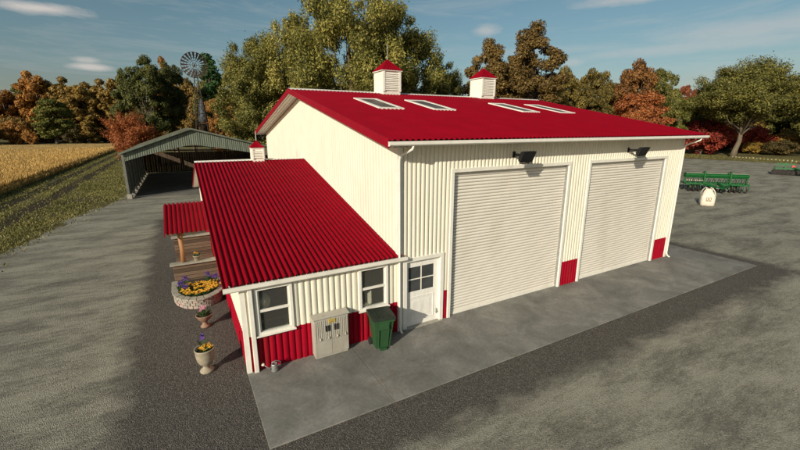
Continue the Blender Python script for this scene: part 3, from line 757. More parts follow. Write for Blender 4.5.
def harrow():
    t = empty('disc_harrow', (61.8, 9.0, 0), R(-72))
    w = MB()
    for y in (-.6, .6): w.bar((-2.6, y, .8), (2.6, y, .8), .16)
    for x in (-2.5, -.8, .8, 2.5): w.bar((x, -.8, .86), (x, .8, .86), .14)
    w.bar((-.8, -.6, .9), (0, -2.4, .7), .14); w.bar((.8, -.6, .9), (0, -2.4, .7), .14)
    for x in (-1.6, 1.6): w.bar((x, 0, .9), (x, 0, 1.45), .12); w.bar((x - .8, 0, 1.3), (x + .8, 0, 1.3), .3, .25)
    w.build('frame', M['mach_green'], t)
    for k in range(26):
        w = MB(); x = -2.5 + (k % 13) * .41; y = -.6 if k < 13 else .6
        w.tube([(x - .02, y - .04, .3), (x + .02, y + .04, .3)], .30, 14); w.build('disc', M['disc_steel'], t)
    for x in (-.6, .6):
        w = MB(); w.tube([(x - .12, 0, .4), (x + .12, 0, .4)], .4, 18); w.build('wheel', M['tyre'], t, bevel=.03)
    w = MB(); w.tube([(-.9, -.95, 1.15), (-.9, -.98, 1.15)], .2, 3); w.build('warning_triangle', M['redsign'], t)
    return t
hr = harrow(); tag(hr, 'green disc harrow with a red warning triangle far right on the yard', 'disc harrow')
t = empty('bulk_bag', (29.9, 5.25, 0), R(-55)); tag(t, 'white woven bulk bag with brown print standing on the yard near the seed drill', 'bulk bag')
w = MB(); prof = [(.44, .0), (.50, .05), (.52, .35), (.51, .65), (.47, .82), (.36, 1.02), (.22, 1.18), (.12, 1.30)]
n = 28; vs = []; fs = []
for (r, z) in prof:
    for k in range(n):
        a = 2 * PI * k / n; c_, s_ = math.cos(a), math.sin(a); q = max(abs(c_), abs(s_)); e = (1 / q) ** .75 if z < 1.0 else (1 / q) ** .4
        rr = r * e * .90 * (1 + .02 * math.sin(7 * a + z * 9)); vs.append((rr * c_, rr * s_, z))
for i in range(len(prof) - 1):
    for k in range(n): fs.append((i * n + k, i * n + (k + 1) % n, (i + 1) * n + (k + 1) % n, (i + 1) * n + k))
fs.append(tuple(range(n))[::-1]); w.add(vs, fs)
w.build('sack', M['bag'], t, smooth=True)
w = MB(); w.lathe([(.125, 1.18), (.14, 1.26), (.13, 1.29), (.02, 1.22)], n=14); w.build('neck_opening', M['black'], t)
for (sx_, sy_) in ((-1, -1), (1, -1), (1, 1), (-1, 1)):
    w = MB(); w.tube([(.40 * sx_, .40 * sy_, .80), (.30 * sx_, .32 * sy_, 1.15), (.16 * sx_, .2 * sy_, 1.36), (.12 * sx_, .10 * sy_, 1.30)], .035, 6); w.build('lifting_loop', M['bag'], t, smooth=True)
w = MB()
for cx_ in (-.09, .09):
    w.tube([(cx_ + .065 * math.cos(2 * PI * k / 16), -.485, .55 + .12 * math.sin(2 * PI * k / 16)) for k in range(17)], .016, 5)
w.box(-.18, .18, -.492, -.482, .38, .405)
w.build('printed_mark', M['brownmark'], t)

# ------------------------------------------------------------------ GROUND, YARD, SLAB, FIELD
def sheet_poly(name, pts, z, mat):
    me = bpy.data.meshes.new(name); me.from_pydata([(x, y, z) for x, y in pts], [], [tuple(range(len(pts)))]); me.materials.append(mat)
    o = bpy.data.objects.new(name, me); COL.objects.link(o); tag(o, kind='structure'); return o
# grass / earth ground
m, nt, b = newmat('rough_grass_ground')
n1 = noise(nt, .12, 5, .6); n2 = noise(nt, 1.6, 8, .7); n3 = noise(nt, 12, 3, .7)
c = ramp(nt, n2, [(.30, (.085, .080, .032)), (.5, (.15, .135, .052)), (.72, (.21, .175, .08))])
c = mix(nt, math_(nt, 'MULTIPLY', math_(nt, 'SUBTRACT', n1, .42, clamp=True), 3, clamp=True), c, (.085, .065, .038))
# dark band painted as the wheat's shadow, then two worn wheel tracks along Y
xyz = nt.nodes.new('ShaderNodeSeparateXYZ'); nt.links.new(nt.nodes.new('ShaderNodeTexCoord').outputs['Object'], xyz.inputs[0])
wob = math_(nt, 'MULTIPLY', math_(nt, 'SUBTRACT', noise(nt, .5, 4), .5), 1.0)
xw = math_(nt, 'ADD', xyz.outputs[0], wob)
for (x0, wd, cc, s_) in ((-18.9, .5, (.030, .030, .014), .9), (-17.0, .6, (.040, .034, .020), 1), (-14.9, .7, (.050, .040, .025), 1)):
    dst = math_(nt, 'ABSOLUTE', math_(nt, 'SUBTRACT', xw, x0)); f = math_(nt, 'MULTIPLY', math_(nt, 'SUBTRACT', wd, dst, clamp=True), 4 * s_, clamp=True)
    far = math_(nt, 'LESS_THAN', xyz.outputs[1], 155.0)
    c = mix(nt, math_(nt, 'MULTIPLY', f, far), c, cc)
nt.links.new(c, b.inputs['Base Color']); b.inputs['Roughness'].default_value = .95; b.inputs['Specular IOR Level'].default_value = .1
bump(nt, b, n3, .6, .08); M['ground'] = m
sheet_poly('ground', [(-1500, -1500), (1500, -1500), (1500, 1500), (-1500, 1500)], -.012, M['ground'])
# yard: gravel and asphalt
m, nt, b = newmat('yard_gravel')
tc = nt.nodes.new('ShaderNodeTexCoord').outputs['Object']
big = noise(nt, .75, 5, .62, vec=tc, sc3=(.5, 1.3, 1), dist=.3); mid = noise(nt, 4.5, 5, .7, vec=tc, sc3=(.5, 1.6, 1)); fine = noise(nt, 26, 3, .75, vec=tc)
fine2 = noise(nt, 48, 4, .85, vec=tc)
f = math_(nt, 'ADD', math_(nt, 'MULTIPLY', big, .45), math_(nt, 'ADD', math_(nt, 'MULTIPLY', mid, .27), math_(nt, 'MULTIPLY', fine, .40)))
c = ramp(nt, f, [(.39, (.100, .097, .078)), (.50, (.178, .173, .140)), (.61, (.335, .325, .262))])
sp = ramp(nt, fine2, [(.35, (.45, .45, .45)), (.65, (1.55, 1.52, 1.5))]); c = mix(nt, .8, c, sp, 'MULTIPLY')
# darker pinkish gravel apron round the building
xyz = nt.nodes.new('ShaderNodeSeparateXYZ'); nt.links.new(tc, xyz.inputs[0])
dx = math_(nt, 'SUBTRACT', math_(nt, 'ABSOLUTE', math_(nt, 'SUBTRACT', xyz.outputs[0], 5.1)), 11.9)
dy = math_(nt, 'SUBTRACT', math_(nt, 'ABSOLUTE', math_(nt, 'SUBTRACT', xyz.outputs[1], 8.1)), 12.0)
d = math_(nt, 'MAXIMUM', dx, dy)
d = math_(nt, 'ADD', d, math_(nt, 'MULTIPLY', math_(nt, 'SUBTRACT', noise(nt, 1.6, 6, .7, vec=tc, sc3=(.7, 1, 1)), .5), 1.5))
am = math_(nt, 'MULTIPLY_ADD', d, -1.7, .5, clamp=True)
g1 = nt.nodes.new('ShaderNodeTexVoronoi'); g1.inputs['Scale'].default_value = 55; nt.links.new(tc, g1.inputs['Vector'])
gs = nt.nodes.new('ShaderNodeSeparateColor'); nt.links.new(g1.outputs['Color'], gs.inputs[0])
ac = ramp(nt, gs.outputs[0], [(.0, (.055, .051, .044)), (.45, (.090, .083, .072)), (.8, (.132, .120, .105)), (1, (.20, .18, .158))])
c = mix(nt, am, c, ac)
nt.links.new(c, b.inputs['Base Color']); b.inputs['Roughness'].default_value = .92; b.inputs['Specular IOR Level'].default_value = .15
hb_ = math_(nt, 'ADD', math_(nt, 'MULTIPLY', g1.outputs['Distance'], -.9), math_(nt, 'ADD', fine, math_(nt, 'MULTIPLY', mid, .7)))
rip = noise(nt, 7, 3, .6, vec=tc, sc3=(1.6, .7, 1), dist=1.5)
hb_ = math_(nt, 'ADD', hb_, math_(nt, 'MULTIPLY', rip, .2)); bump(nt, b, hb_, .7, .035); M['yard'] = m
def ragged(pts, amp, step, seed):
    rng = random.Random(seed); out = []
    for i in range(len(pts)):
        a = Vector(pts[i]); b_ = Vector(pts[(i + 1) % len(pts)]); n = max(1, int((b_ - a).length / step)) if (b_ - a).length < 140 else 1
        nn = Vector((-(b_ - a).y, (b_ - a).x)).normalized(); ph = rng.uniform(0, 9)
        for k in range(n):
            q = a + (b_ - a) * k / n + nn * (amp * (rng.uniform(-1, 1) * .5 + .5 * math.sin(k * step * 1.3 + ph)) if k else 0); out.append((q.x, q.y))
    return out
yp = ragged([(-30, -60), (-19, -12), (-13.2, 13), (-12.9, 16.5), (-12.0, 20), (-11.9, 23), (-10.8, 26.5), (-9.6, 29.9), (-9.3, 51.5), (6, 52), (20, 46), (34, 44), (60, 41), (80, 34), (82, 16), (84, -60)], .45, .45, 3)
sheet_poly('yard', yp, -.006, M['yard'])
# slab
m, nt, b = newmat('slab_concrete')
tc = nt.nodes.new('ShaderNodeTexCoord').outputs['Object']
f = math_(nt, 'ADD', math_(nt, 'MULTIPLY', noise(nt, .9, 7, .65, vec=tc, dist=.6), .7), math_(nt, 'MULTIPLY', noise(nt, 14, 5, .7, vec=tc), .3))
c = ramp(nt, f, [(.36, (.130, .128, .114)), (.50, (.188, .184, .165)), (.64, (.27, .262, .235))])
st = noise(nt, 2.1, 6, .7, vec=tc, sc3=(1, .6, 1), dist=1.2)
c = mix(nt, math_(nt, 'MULTIPLY', math_(nt, 'SUBTRACT', st, .58, clamp=True), 5, clamp=True), c, (.15, .115, .085))
nt.links.new(c, b.inputs['Base Color']); b.inputs['Roughness'].default_value = .85; b.inputs['Specular IOR Level'].default_value = .2
bump(nt, b, f, .3, .02); M['slab'] = m
w = MB(); w.box(-4.2, -1.556, -2.66, .0, -.1, .02); w.box(-1.544, 16.24, -2.66, .0, -.1, .02); w.box(14.0, 16.24, .004, 17.6, -.1, .02)
w.box(.0, 14.0, .004, 17.4, -.1, .019)
o = w.build('concrete_slab', M['slab'], bevel=.006); tag(o, kind='structure')
w = MB(); w.box(-1.556, -1.544, -2.64, -.1, -.05, .010)
o = w.build('slab_joint', M['concrete']); tag(o, kind='structure')
# ploughed strip and wheat
sheet_poly('ploughed_strip', [(-200, 154), (-14, 154), (-16, 168), (-200, 172)], -.004, plain('ploughed_soil', (.075, .055, .038), .95, 0, .3, .6, .6, 6))
rng_ = np.random.default_rng(4)
# ground under the crop, then stalks
m, nt, b = newmat('wheat_canopy')
f = math_(nt, 'ADD', math_(nt, 'MULTIPLY', noise(nt, .25, 5, .6, sc3=(1, .35, 1)), .5), math_(nt, 'MULTIPLY', noise(nt, 5, 4, .8), .5))
c = ramp(nt, f, [(.36, (.30, .18, .05)), (.52, (.50, .32, .095)), (.64, (.68, .46, .16))])
nt.links.new(c, b.inputs['Base Color']); b.inputs['Roughness'].default_value = .85; bump(nt, b, noise(nt, 6, 4, .8), 1, .25); M['wheat'] = m
gx = np.linspace(-150, -19.6, 240); gy = np.linspace(14, 153, 300)
X, Y = np.meshgrid(gx, gy, indexing='ij'); Z = .62 + rng_.normal(0, .05, X.shape)
Z[-1, :] = .0; X[-1, :] += .1 + rng_.uniform(-.12, .12, X.shape[1]); X[-2, :] += .25
V = np.stack([X, Y, Z], -1).reshape(-1, 3); ny = len(gy); i, j = np.meshgrid(np.arange(len(gx) - 1), np.arange(ny - 1), indexing='ij')
q = (i * ny + j).ravel(); Qd = np.stack([q, q + ny, q + ny + 1, q + 1], -1)
o = bpy.data.objects.new('wheat_field', np_mesh('wheat_field', V, Qd, M['wheat'])); COL.objects.link(o); tag(o, 'ripe golden wheat field at the far left', 'wheat', kind='stuff')
def blades(name, P, h, wd, mat, lean=.4, seed=1):
    r = np.random.default_rng(seed); n = len(P); a = r.uniform(0, 2 * PI, n); hh = h * r.uniform(.5, 1.2, n); ww = wd * r.uniform(.6, 1.3, n)
    s_ = np.stack([np.cos(a), np.sin(a), 0 * a], -1) * ww[:, None]; l = np.stack([r.normal(0, lean, n), r.normal(0, lean, n), np.ones(n)], -1) * hh[:, None]
    V = np.stack([P - s_, P + s_, P + l], 1).reshape(-1, 3); F = np.arange(3 * n).reshape(-1, 3)
    return np_mesh(name, V, F, mat, tri=True)
n = 60000; u = rng_.random(n) ** 1.6
P = np.stack([-19.6 - 40 * rng_.random(n) ** 1.5 * (.4 + u), 30 + 90 * u, np.full(n, .45)], -1); P = P[P[:, 0] > -70]
n2 = 9000; P2 = np.stack([-19.45 + rng_.normal(0, .12, n2), 28 + 110 * rng_.random(n2) ** 1.4, np.zeros(n2)], -1)
o = bpy.data.objects.new('wheat_stalks', blades('wheat_stalks', np.concatenate([P, P2]), .55, .05, L['wheat'], .25, 2)); COL.objects.link(o); tag(o, 'ripe wheat ears standing along the field edge', 'wheat', kind='stuff')
# grass tufts on the verge
n = 130000; y = 12 + 120 * rng_.random(n) ** 1.9; x = -19.3 + 10.2 * rng_.random(n)
def edge(y): return np.interp(y, [12, 16.5, 20, 23, 26.5, 29.9, 31, 130], [-13.2, -12.9, -12.0, -11.9, -10.8, -9.6, -9.35, -8.0])
k = x < edge(y) - .1 - .1 + rng_.normal(0, .55, n)
for c0 in (-17.0, -14.9): k &= (np.abs(x - c0 + .15 * np.sin(y * .3)) > .50 + .1 * rng_.random(n)) | (rng_.random(n) < .15)
clump = (np.sin(x * 1.7 + y * .6) + np.sin(x * .9 - y * 1.1) + np.sin(y * .35)) * .33
k &= rng_.random(n) < np.clip(.65 + .6 * clump, .12, 1)
P = np.stack([x, y, np.zeros(n)], -1)[k]
# tufts off to the left of the yard in the foreground, thin far verge to the right
n3 = 9000; x3 = 82 + 14 * rng_.random(n3); y3 = -5 + 50 * rng_.random(n3)
n4 = 9000; x4 = -24 + 11 * rng_.random(n4); y4 = -4 + 18 * rng_.random(n4); k4 = x4 < np.interp(y4, [-12, 13], [-19, -13.2]) - .1
P = np.concatenate([P, np.stack([x3, y3, 0 * x3], -1), np.stack([x4, y4, 0 * x4], -1)[k4]])
o = bpy.data.objects.new('grass_tufts', blades('grass_tufts', P, .13, .030, L['grass'], .5, 3)); COL.objects.link(o); tag(o, 'rough grass growing on the verge beside the yard', 'grass', kind='stuff')
# row of pale edging stones at the far edge of the yard
w = MB(); w.lathe([(.16, 0), (.17, .12), (.13, .24), (.05, .27)], n=8)
st0 = None
for k in range(30):
    if st0 is None: st0 = w.build('edging_stone', M['edge_stone'], smooth=True); o = st0
    else: o = st0.copy(); COL.objects.link(o)
    o.location = (92 - .22 * k + random.uniform(-.1, .1), 27.8 - .62 * k, 0); o.scale = (.75, .75, random.uniform(.5, .9)); o.rotation_euler[2] = random.uniform(0, 6)
    tag(o, 'small pale stone in the dotted row edging the far right grass', 'stone', 'edging stones at the far yard edge')

# ------------------------------------------------------------------ TREES
def make_tree(kind, seed, H0, W0, low, ncl, nleaf, leaf, shape='round', spray=0., rc=.16, trunk='bark', fork=.22, lean=0., tr=.035, core=.0):
    """returns (crown mesh, trunk mesh) for a tree H0 high and W0 wide"""
    r = np.random.default_rng(seed); zl = low * H0; hz = (H0 - zl) / 2; cz = zl + hz; Rw = W0 / 2
    C = []; tries = 0
    while len(C) < ncl and tries < 40000:
        tries += 1; p = r.uniform(-1, 1, 3); d = np.linalg.norm(p)
        if d > 1 or d < core: continue
        if shape == 'cone' and np.hypot(p[0], p[1]) > (1 - p[2]) * .5 + .08: continue
        if shape == 'flat' and p[2] < .55 * np.hypot(p[0], p[1]) - .55: continue
        az_ = math.atan2(p[1], p[0]); bulge = .84 + .16 * math.sin(az_ * 3 + seed) * math.cos(p[2] * 4 + seed * 2) + r.normal(0, .05)
        if shape == 'egg': f = 1.0 - .35 * max(0, p[2]) - .1 * max(0, -p[2])
        elif shape == 'flat': f = 1
        else: f = 1.0 - .12 * abs(p[2])
        if d > bulge: continue
        if r.random() > .25 + .85 * d * d: continue
        C.append([p[0] * Rw * f * .93, p[1] * Rw * f * .93, cz + p[2] * hz * .93])
    C = np.array(C); nc = len(C)
    rcl = rc * W0 / 2 * r.uniform(.6, 1.3, nc); cnt = (nleaf * (rcl / rcl.mean()) ** 1.6).astype(int) + 8
    idx = np.repeat(np.arange(nc), cnt); n = len(idx)
    g = r.normal(0, 1, (n, 3)); g /= np.linalg.norm(g, axis=1)[:, None]; rad = r.uniform(.25, 1, n) ** .6
    off = g * rad[:, None] * rcl[idx][:, None]; off[:, 2] *= .72
    axis = C[idx] - np.array([0, 0, cz - hz * .6]); axis /= np.linalg.norm(axis, axis=1)[:, None] + 1e-6
    if spray: off += axis * (rcl[idx] * spray * r.normal(0, .7, n))[:, None]
    P = C[idx] + off
    nor = off / (np.linalg.norm(off, axis=1)[:, None] + 1e-6) + r.normal(0, .55, (n, 3)) + np.array([0, 0, .25]); nor /= np.linalg.norm(nor, axis=1)[:, None]
    t = r.normal(0, 1, (n, 3)) + axis * (1.2 if spray else 0); t -= nor * (t * nor).sum(1)[:, None]; t /= np.linalg.norm(t, axis=1)[:, None]; s_ = np.cross(nor, t)
    a = leaf * r.uniform(.55, 1.35, n); asp = (.38 if spray else .62)
    V = np.stack([P - t * a[:, None], P + s_ * (a * asp)[:, None] - t * (a * .1)[:, None], P + t * a[:, None], P - s_ * (a * asp)[:, None] + t * (a * .1)[:, None]], 1).reshape(-1, 3)
    V[:, 2] = np.maximum(V[:, 2], .05)
    crown = np_mesh(kind + '_crown', V, np.arange(4 * n).reshape(-1, 4))
    # trunk and limbs
    w = MB(); base = tr * H0; rr = random.Random(seed); zt = H0 * .82 if shape != 'flat' else H0 * .6
    path = [(0, 0, -.1)]; rad = [base * 1.35]
    for k in range(1, 8):
        u_ = k / 7; path.append((lean * H0 * u_ * .5 + rr.uniform(-.02, .02) * H0 * .5, rr.uniform(-.02, .02) * H0 * .5, zt * u_)); rad.append(base * (1 - u_) ** .8 + .02)
    w.tube(path, rad, 8)
    sel = r.permutation(nc)[:min(nc, 34)]
    for k in sel:
        c_ = C[k]; zs_ = fork * H0 + (c_[2] - fork * H0) * rr.uniform(.05, .45); zs_ = max(fork * H0 * .7, min(zs_, zt * .9)); u_ = zs_ / zt
        i0 = min(6, int(u_ * 7)); fr_ = u_ * 7 - i0; a_ = Vector(path[i0]).lerp(Vector(path[i0 + 1]), fr_); b_ = Vector(c_)
        m1 = a_.lerp(b_, .45) + Vector((rr.uniform(-.4, .4), rr.uniform(-.4, .4), -(b_ - a_).length * .06)); r0 = (rad[i0] * .45)
        w.tube([a_, m1, a_.lerp(b_, .75) + Vector((0, 0, .1)), b_], [r0, r0 * .6, r0 * .35, .02], 5, cap=False)
    me = bpy.data.meshes.new(kind + '_trunk'); me.from_pydata(w.v, [], w.f); me.materials.append(M[trunk])
    for p in me.polygons: p.use_smooth = True
    return crown, me, H0, W0
K_ = None
K = {
 'big1': make_tree('big1', 11, 22, 17, .06, 170, 560, 0.17, 'round', spray=.5, rc=0.15, trunk='bark', fork=.2, tr=.022),
 'big2': make_tree('big2', 12, 22, 15, .06, 150, 560, 0.17, 'round', spray=.5, rc=0.155, fork=.2, tr=.022),
 'tall1': make_tree('tall1', 21, 20, 9, .10, 110, 330, 0.16, 'egg', rc=.24, tr=.02),
 'tall2': make_tree('tall2', 22, 20, 9, .14, 95, 330, 0.16, 'round', rc=.25, tr=.02),
 'oak1': make_tree('oak1', 31, 20, 9, .12, 105, 330, 0.15, 'egg', rc=0.22, tr=.02, core=.25),
 'mid1': make_tree('mid1', 41, 16, 12, .10, 110, 280, 0.21, 'round', rc=.22, tr=.022),
 'mid2': make_tree('mid2', 42, 16, 12, .08, 110, 280, 0.21, 'egg', rc=.22, tr=.022),
 'far1': make_tree('far1', 51, 22, 12, .02, 110, 200, 0.34, 'round', rc=.23, tr=.022),
 'far2': make_tree('far2', 52, 22, 12, .02, 110, 200, 0.34, 'round', rc=.24, tr=.022),
 'flat': make_tree('flat', 61, 18, 19, 0.13, 210, 420, 0.19, 'flat', spray=0.4, rc=.15, trunk='pale_bark', fork=.2, lean=.14, tr=.024),
 'maple': make_tree('maple', 71, 8.3, 8, .04, 120, 260, 0.115, 'round', spray=.6, rc=.20, fork=.1, tr=.025),
 'cone': make_tree('cone', 81, 20, 6, .06, 90, 260, 0.18, 'cone', rc=.30, tr=.016),
 'bush': make_tree('bush', 91, 5, 7, .0, 70, 200, 0.15, 'round', rc=.25, fork=.05, tr=.02),
}
def tree(kname, leafk, x, y, H, Wd, label, name='deciduous_tree', cat='tree', group=None, trunk=None):
    cr, tk, H0, W0 = K[kname]; t = empty(name, (x, y, 0)); 
    t.rotation_euler = (0, 0, random.uniform(0, 2 * PI) if kname != 'flat' else R(-60)); t.scale = (Wd / W0, Wd / W0, H / H0)
    tag(t, label, cat, group)
    c = bpy.data.objects.new('crown', cr); COL.objects.link(c); c.parent = t
    if not cr.materials: cr.materials.append(L[leafk])
    c.material_slots[0].link = 'OBJECT'; c.material_slots[0].material = L[leafk]
    k = bpy.data.objects.new('trunk', tk); COL.objects.link(k); k.parent = t
    return t
GB = 'trees behind the wheat field'; GC = 'trees behind the barn'; GR = 'trees beyond the yard on the right'; GF = 'rows of trees filling the far background'
TREES = [
 # kind, leaf, x, y, H, W, label, name, cat, group
 ('far1', 'rust', -68.4, 203, 23.5, 15.5, 'rust brown tree cut by the left edge of the picture', GB),
 ('far2', 'rust', -61.0, 199, 22.0, 13.5, 'low rust tree second from the left beyond the wheat', GB),
 ('far1', 'olive', -57, 207, 24.3, 13.5, 'olive tree between the rust trees at the far left', GB),
 ('far2', 'orange', -49.9, 195, 28.0, 13.5, 'tallest orange tree beyond the wheat field', GB),
 ('far1', 'yellowgreen', -40.8, 167, 16.8, 12.0, 'yellow-green tree standing in front of the orange ones beyond the wheat', GB),
 ('far2', 'goldbrown', -43.0, 195, 26.5, 13.5, 'gold-brown tree just right of the tallest orange tree', GB),
 ('far1', 'goldbrown', -35.9, 183, 23.1, 14.5, 'wide gold-brown tree in the middle of the far left tree line', GB),
 ('far2', 'goldbrown', -30.5, 190, 25.9, 13.5, 'gold-brown tree in the far line, left of the dark green trees', GB),
 ('far1', 'goldbrown', -23.5, 181, 26.0, 13.5, 'gold-brown tree partly behind the dark green trees', GB),
 ('far1', 'orange', -77, 236, 27.2, 16, 'orange tree in the back row at the far left', GF),
 ('far2', 'goldbrown', -62, 232, 26.0, 17, 'gold-brown tree in the back row beyond the wheat', GF),
 ('far1', 'rust', -46, 226, 26.5, 19, 'rust tree in the back row behind the yellow-green tree', GF),
 ('far2', 'olive', -31, 215, 25.0, 18, 'olive tree in the back row left of the windmill', GF),
 ('bush', 'rust', -54.7, 181, 8.2, 9.5, 'rust red bush at the foot of the far left trees', GB),
 ('bush', 'orange', -49.0, 174, 4.5, 4.5, 'small orange bush at the edge of the ploughed strip', GB),
 ('mid1', 'darkgreen', -11.3, 72, 15.7, 5.6, 'dark green tree, left and lowest of the three by the windmill', 'dark green trees left of the windmill'),
 ('tall1', 'darkgreen', -8.3, 67, 17.9, 6.6, 'dark green tree, tallest of the three behind the open shed', 'dark green trees left of the windmill'),
 ('tall2', 'darkgreen', -5.2, 71, 17.3, 5.6, 'dark green tree directly left of the windmill', 'dark green trees left of the windmill'),
 ('far2', 'rust', -6.1, 104, 23.1, 6.5, 'rust crown peeping out behind the dark green trees', None),
 ('cone', 'green', 1.5, 73, 20.8, 7.0, 'bright green narrow tree right behind the windmill wheel', None),
 ('mid2', 'goldbrown', -1.5, 101, 17.9, 9.4, 'gold-brown tree low behind the windmill tower', None),
 ('tall2', 'rust', 1.9, 65, 11.4, 7.0, 'low russet tree right of the windmill above the shed roof', None),
 ('mid1', 'goldbrown', 5.2, 57, 9.6, 7.2, 'low gold-brown tree between shed and barn gable', None),
 ('mid1', 'olive', 2.5, 87, 18.5, 8.0, 'olive tree behind the bright green narrow tree', None),
 ('maple', 'maple', -10.6, 62, 8.3, 7.8, 'small bright orange maple at the left end of the open shed', None),
 ('big2', 'willow', 4.6, 48, 17.6, 11.5, 'olive-gold tree, leftmost of the large ones behind the barn gable', GC),
 ('big1', 'willow', 9.6, 48, 21.5, 14.5, 'large olive-gold tree above the left end of the barn ridge', GC),
 ('big1', 'willow', 13.9, 37.1, 23.6, 17.0, 'largest olive-gold tree, cropped by the top of the picture', GC),
 ('big2', 'willow', 21.3, 39.6, 21.8, 14.5, 'olive-gold tree above and right of the first cupola', GC),
 ('big2', 'olive', 30.0, 42, 16.2, 11.5, 'rounded olive tree tapering down towards the second cupola', GC),
 ('mid1', 'olive', 10.6, 69, 17.8, 16, 'olive tree in the shaded row behind the gable', GF),
 ('mid2', 'olive', 26.3, 63, 16.0, 18, 'olive tree in the shaded row behind the first cupola', GF),
 ('mid1', 'olive', 40.5, 60, 12.0, 13, 'low olive tree behind the second cupola', GF),
 ('oak1', 'oak', 38.2, 40.5, 19.6, 8.6, 'brown oak directly behind the second cupola', None),
 ('oak1', 'oak', 42.6, 35.6, 21.4, 10.5, 'taller brown oak right of the second cupola', None),
 ('tall2', 'oak', 46, 44, 18.5, 9.0, 'brown tree seen between the two brown oaks', None),
 ('mid1', 'olive', 50.7, 48, 15.0, 11, 'olive tree low behind the brown oaks', GF),
 ('mid2', 'gold', 58.9, 43, 17.4, 9.0, 'dull gold tree just right of the brown oaks', None),
 ('mid1', 'gold', 67.2, 43, 17.6, 8.6, 'second dull gold tree right of the brown oaks', None),
 ('tall1', 'oak', 76.9, 44, 16.0, 7.6, 'brown tree between the dull gold and russet trees', None),
 ('mid2', 'oakrust', 74.3, 38.6, 19.3, 10.0, 'domed russet tree rising above the right roof slope', None),
 ('mid1', 'olive', 84.0, 39.3, 18.6, 8.0, 'olive tree touching the right side of the russet dome', None),
 ('mid1', 'redmaple', 69.7, 34.2, 12.8, 10.5, 'brick red maple low in front of the russet dome', None),
 ('mid2', 'yellowgreen', 90.4, 39.2, 13.5, 8.0, 'yellow-green tree above the right end of the eave', None),
 ('far1', 'farred', 116.2, 50.7, 18.6, 6.0, 'dull red crown left of the other one beyond the eave end', None),
 ('far2', 'farred', 122.4, 49.6, 18.4, 7.5, 'dull red crown beside the wide khaki tree', None),
 ('mid1', 'olive', 102.8, 39.3, 14.5, 11, 'olive tree behind the wide khaki tree, left side', None),
 ('flat', 'savanna', 92.9, 28.2, 18.3, 22.0, 'wide khaki tree with leaning pale trunk at the yard edge', None),
 ('mid1', 'olive', 129.5, 31.5, 18.8, 15, 'olive tree behind the right half of the wide khaki tree', None),
 ('bush', 'crimson', 96.5, 35.6, 7.6, 11.0, 'crimson bush-like maple just right of the barn eave', None),
 ('bush', 'crimson', 112.0, 33.6, 6.6, 10.0, 'crimson maple behind the pale leaning trunk', None),
 ('bush', 'goldbush', 117.0, 27.0, 5.5, 8.5, 'golden bush in the undergrowth right of the leaning trunk', None),
 ('bush', 'brush', 116.0, 34.4, 5.0, 9.0, 'brown brush behind the row of pale stones', None),
 ('bush', 'brush', 117.1, 40.8, 5.5, 9.5, 'brown brush low between the two crimson maples', None),
 ('bush', 'goldbush', 112, 20.0, 4.4, 6.5, 'golden bush at the far right edge of the yard', None),
 ('bush', 'brush', 107, 25.5, 3.2, 7.5, 'low brown brush nearest the row of pale stones', None),
 ('bush', 'goldbush', 108, 30.5, 2.8, 5, 'low golden shrub beside the pale leaning trunk', None),
 ('mid2', 'olive', 110.2, 19.5, 17.2, 13, 'olive tree cut by the right edge of the picture', None),
]
for x, y, H, Wd, lk in [(93.8, 71.5, 17, 15, 'olive'), (106.6, 64.3, 17, 14, 'gold'), (122.2, 61.6, 17, 15, 'olive'), (149.9, 52.1, 17.6, 15, 'olive'), (162.4, 45.1, 17.6, 15, 'olive'), (166.4, 36.9, 17.1, 15, 'gold'), (76.4, 63.5, 15, 13, 'olive'), (63, 66, 15, 14, 'gold'), (170, 24, 17, 16, 'olive'), (140, 20, 16, 15, 'olive'), (132, 44, 14, 15, 'gold')]:
    TREES.append(('far1', lk, x, y, H, Wd, 'hazy %s tree in the farthest row on the right' % ('dull gold' if lk == 'gold' else 'olive'), GF))
r9 = random.Random(9)
for i in range(17):
    xx = -84 + i * 4.6; yy = 186 + r9.uniform(-4, 8) + 8 * math.sin(i)
    TREES.append(('bush', ['brush', 'goldbrown', 'brush', 'rust', 'olive'][i % 5], xx, yy, r9.uniform(6, 10), r9.uniform(9, 13), 'dim undergrowth shrub under the trees beyond the wheat', 'undergrowth behind the wheat field'))
for i in range(12):
    xx = 100 + i * 4.5; yy = 62 - i * 3.4 + r9.uniform(-3, 3)
    TREES.append(('bush', ['brush', 'olive', 'brush', 'goldbush'][i % 4], xx, yy, r9.uniform(5, 8), r9.uniform(10, 13), 'dim undergrowth shrub under the trees right of the barn', 'undergrowth right of the barn'))
for (k, lk, x, y, H, Wd, lab, g) in TREES:
    nm = {'bush': 'shrub', 'maple': 'maple_tree', 'oak1': 'oak_tree', 'cone': 'narrow_tree', 'flat': 'spreading_tree'}.get(k, 'deciduous_tree')
    tree(k, lk, x, y, H, Wd, lab, nm, 'shrub' if k == 'bush' else 'tree', g)

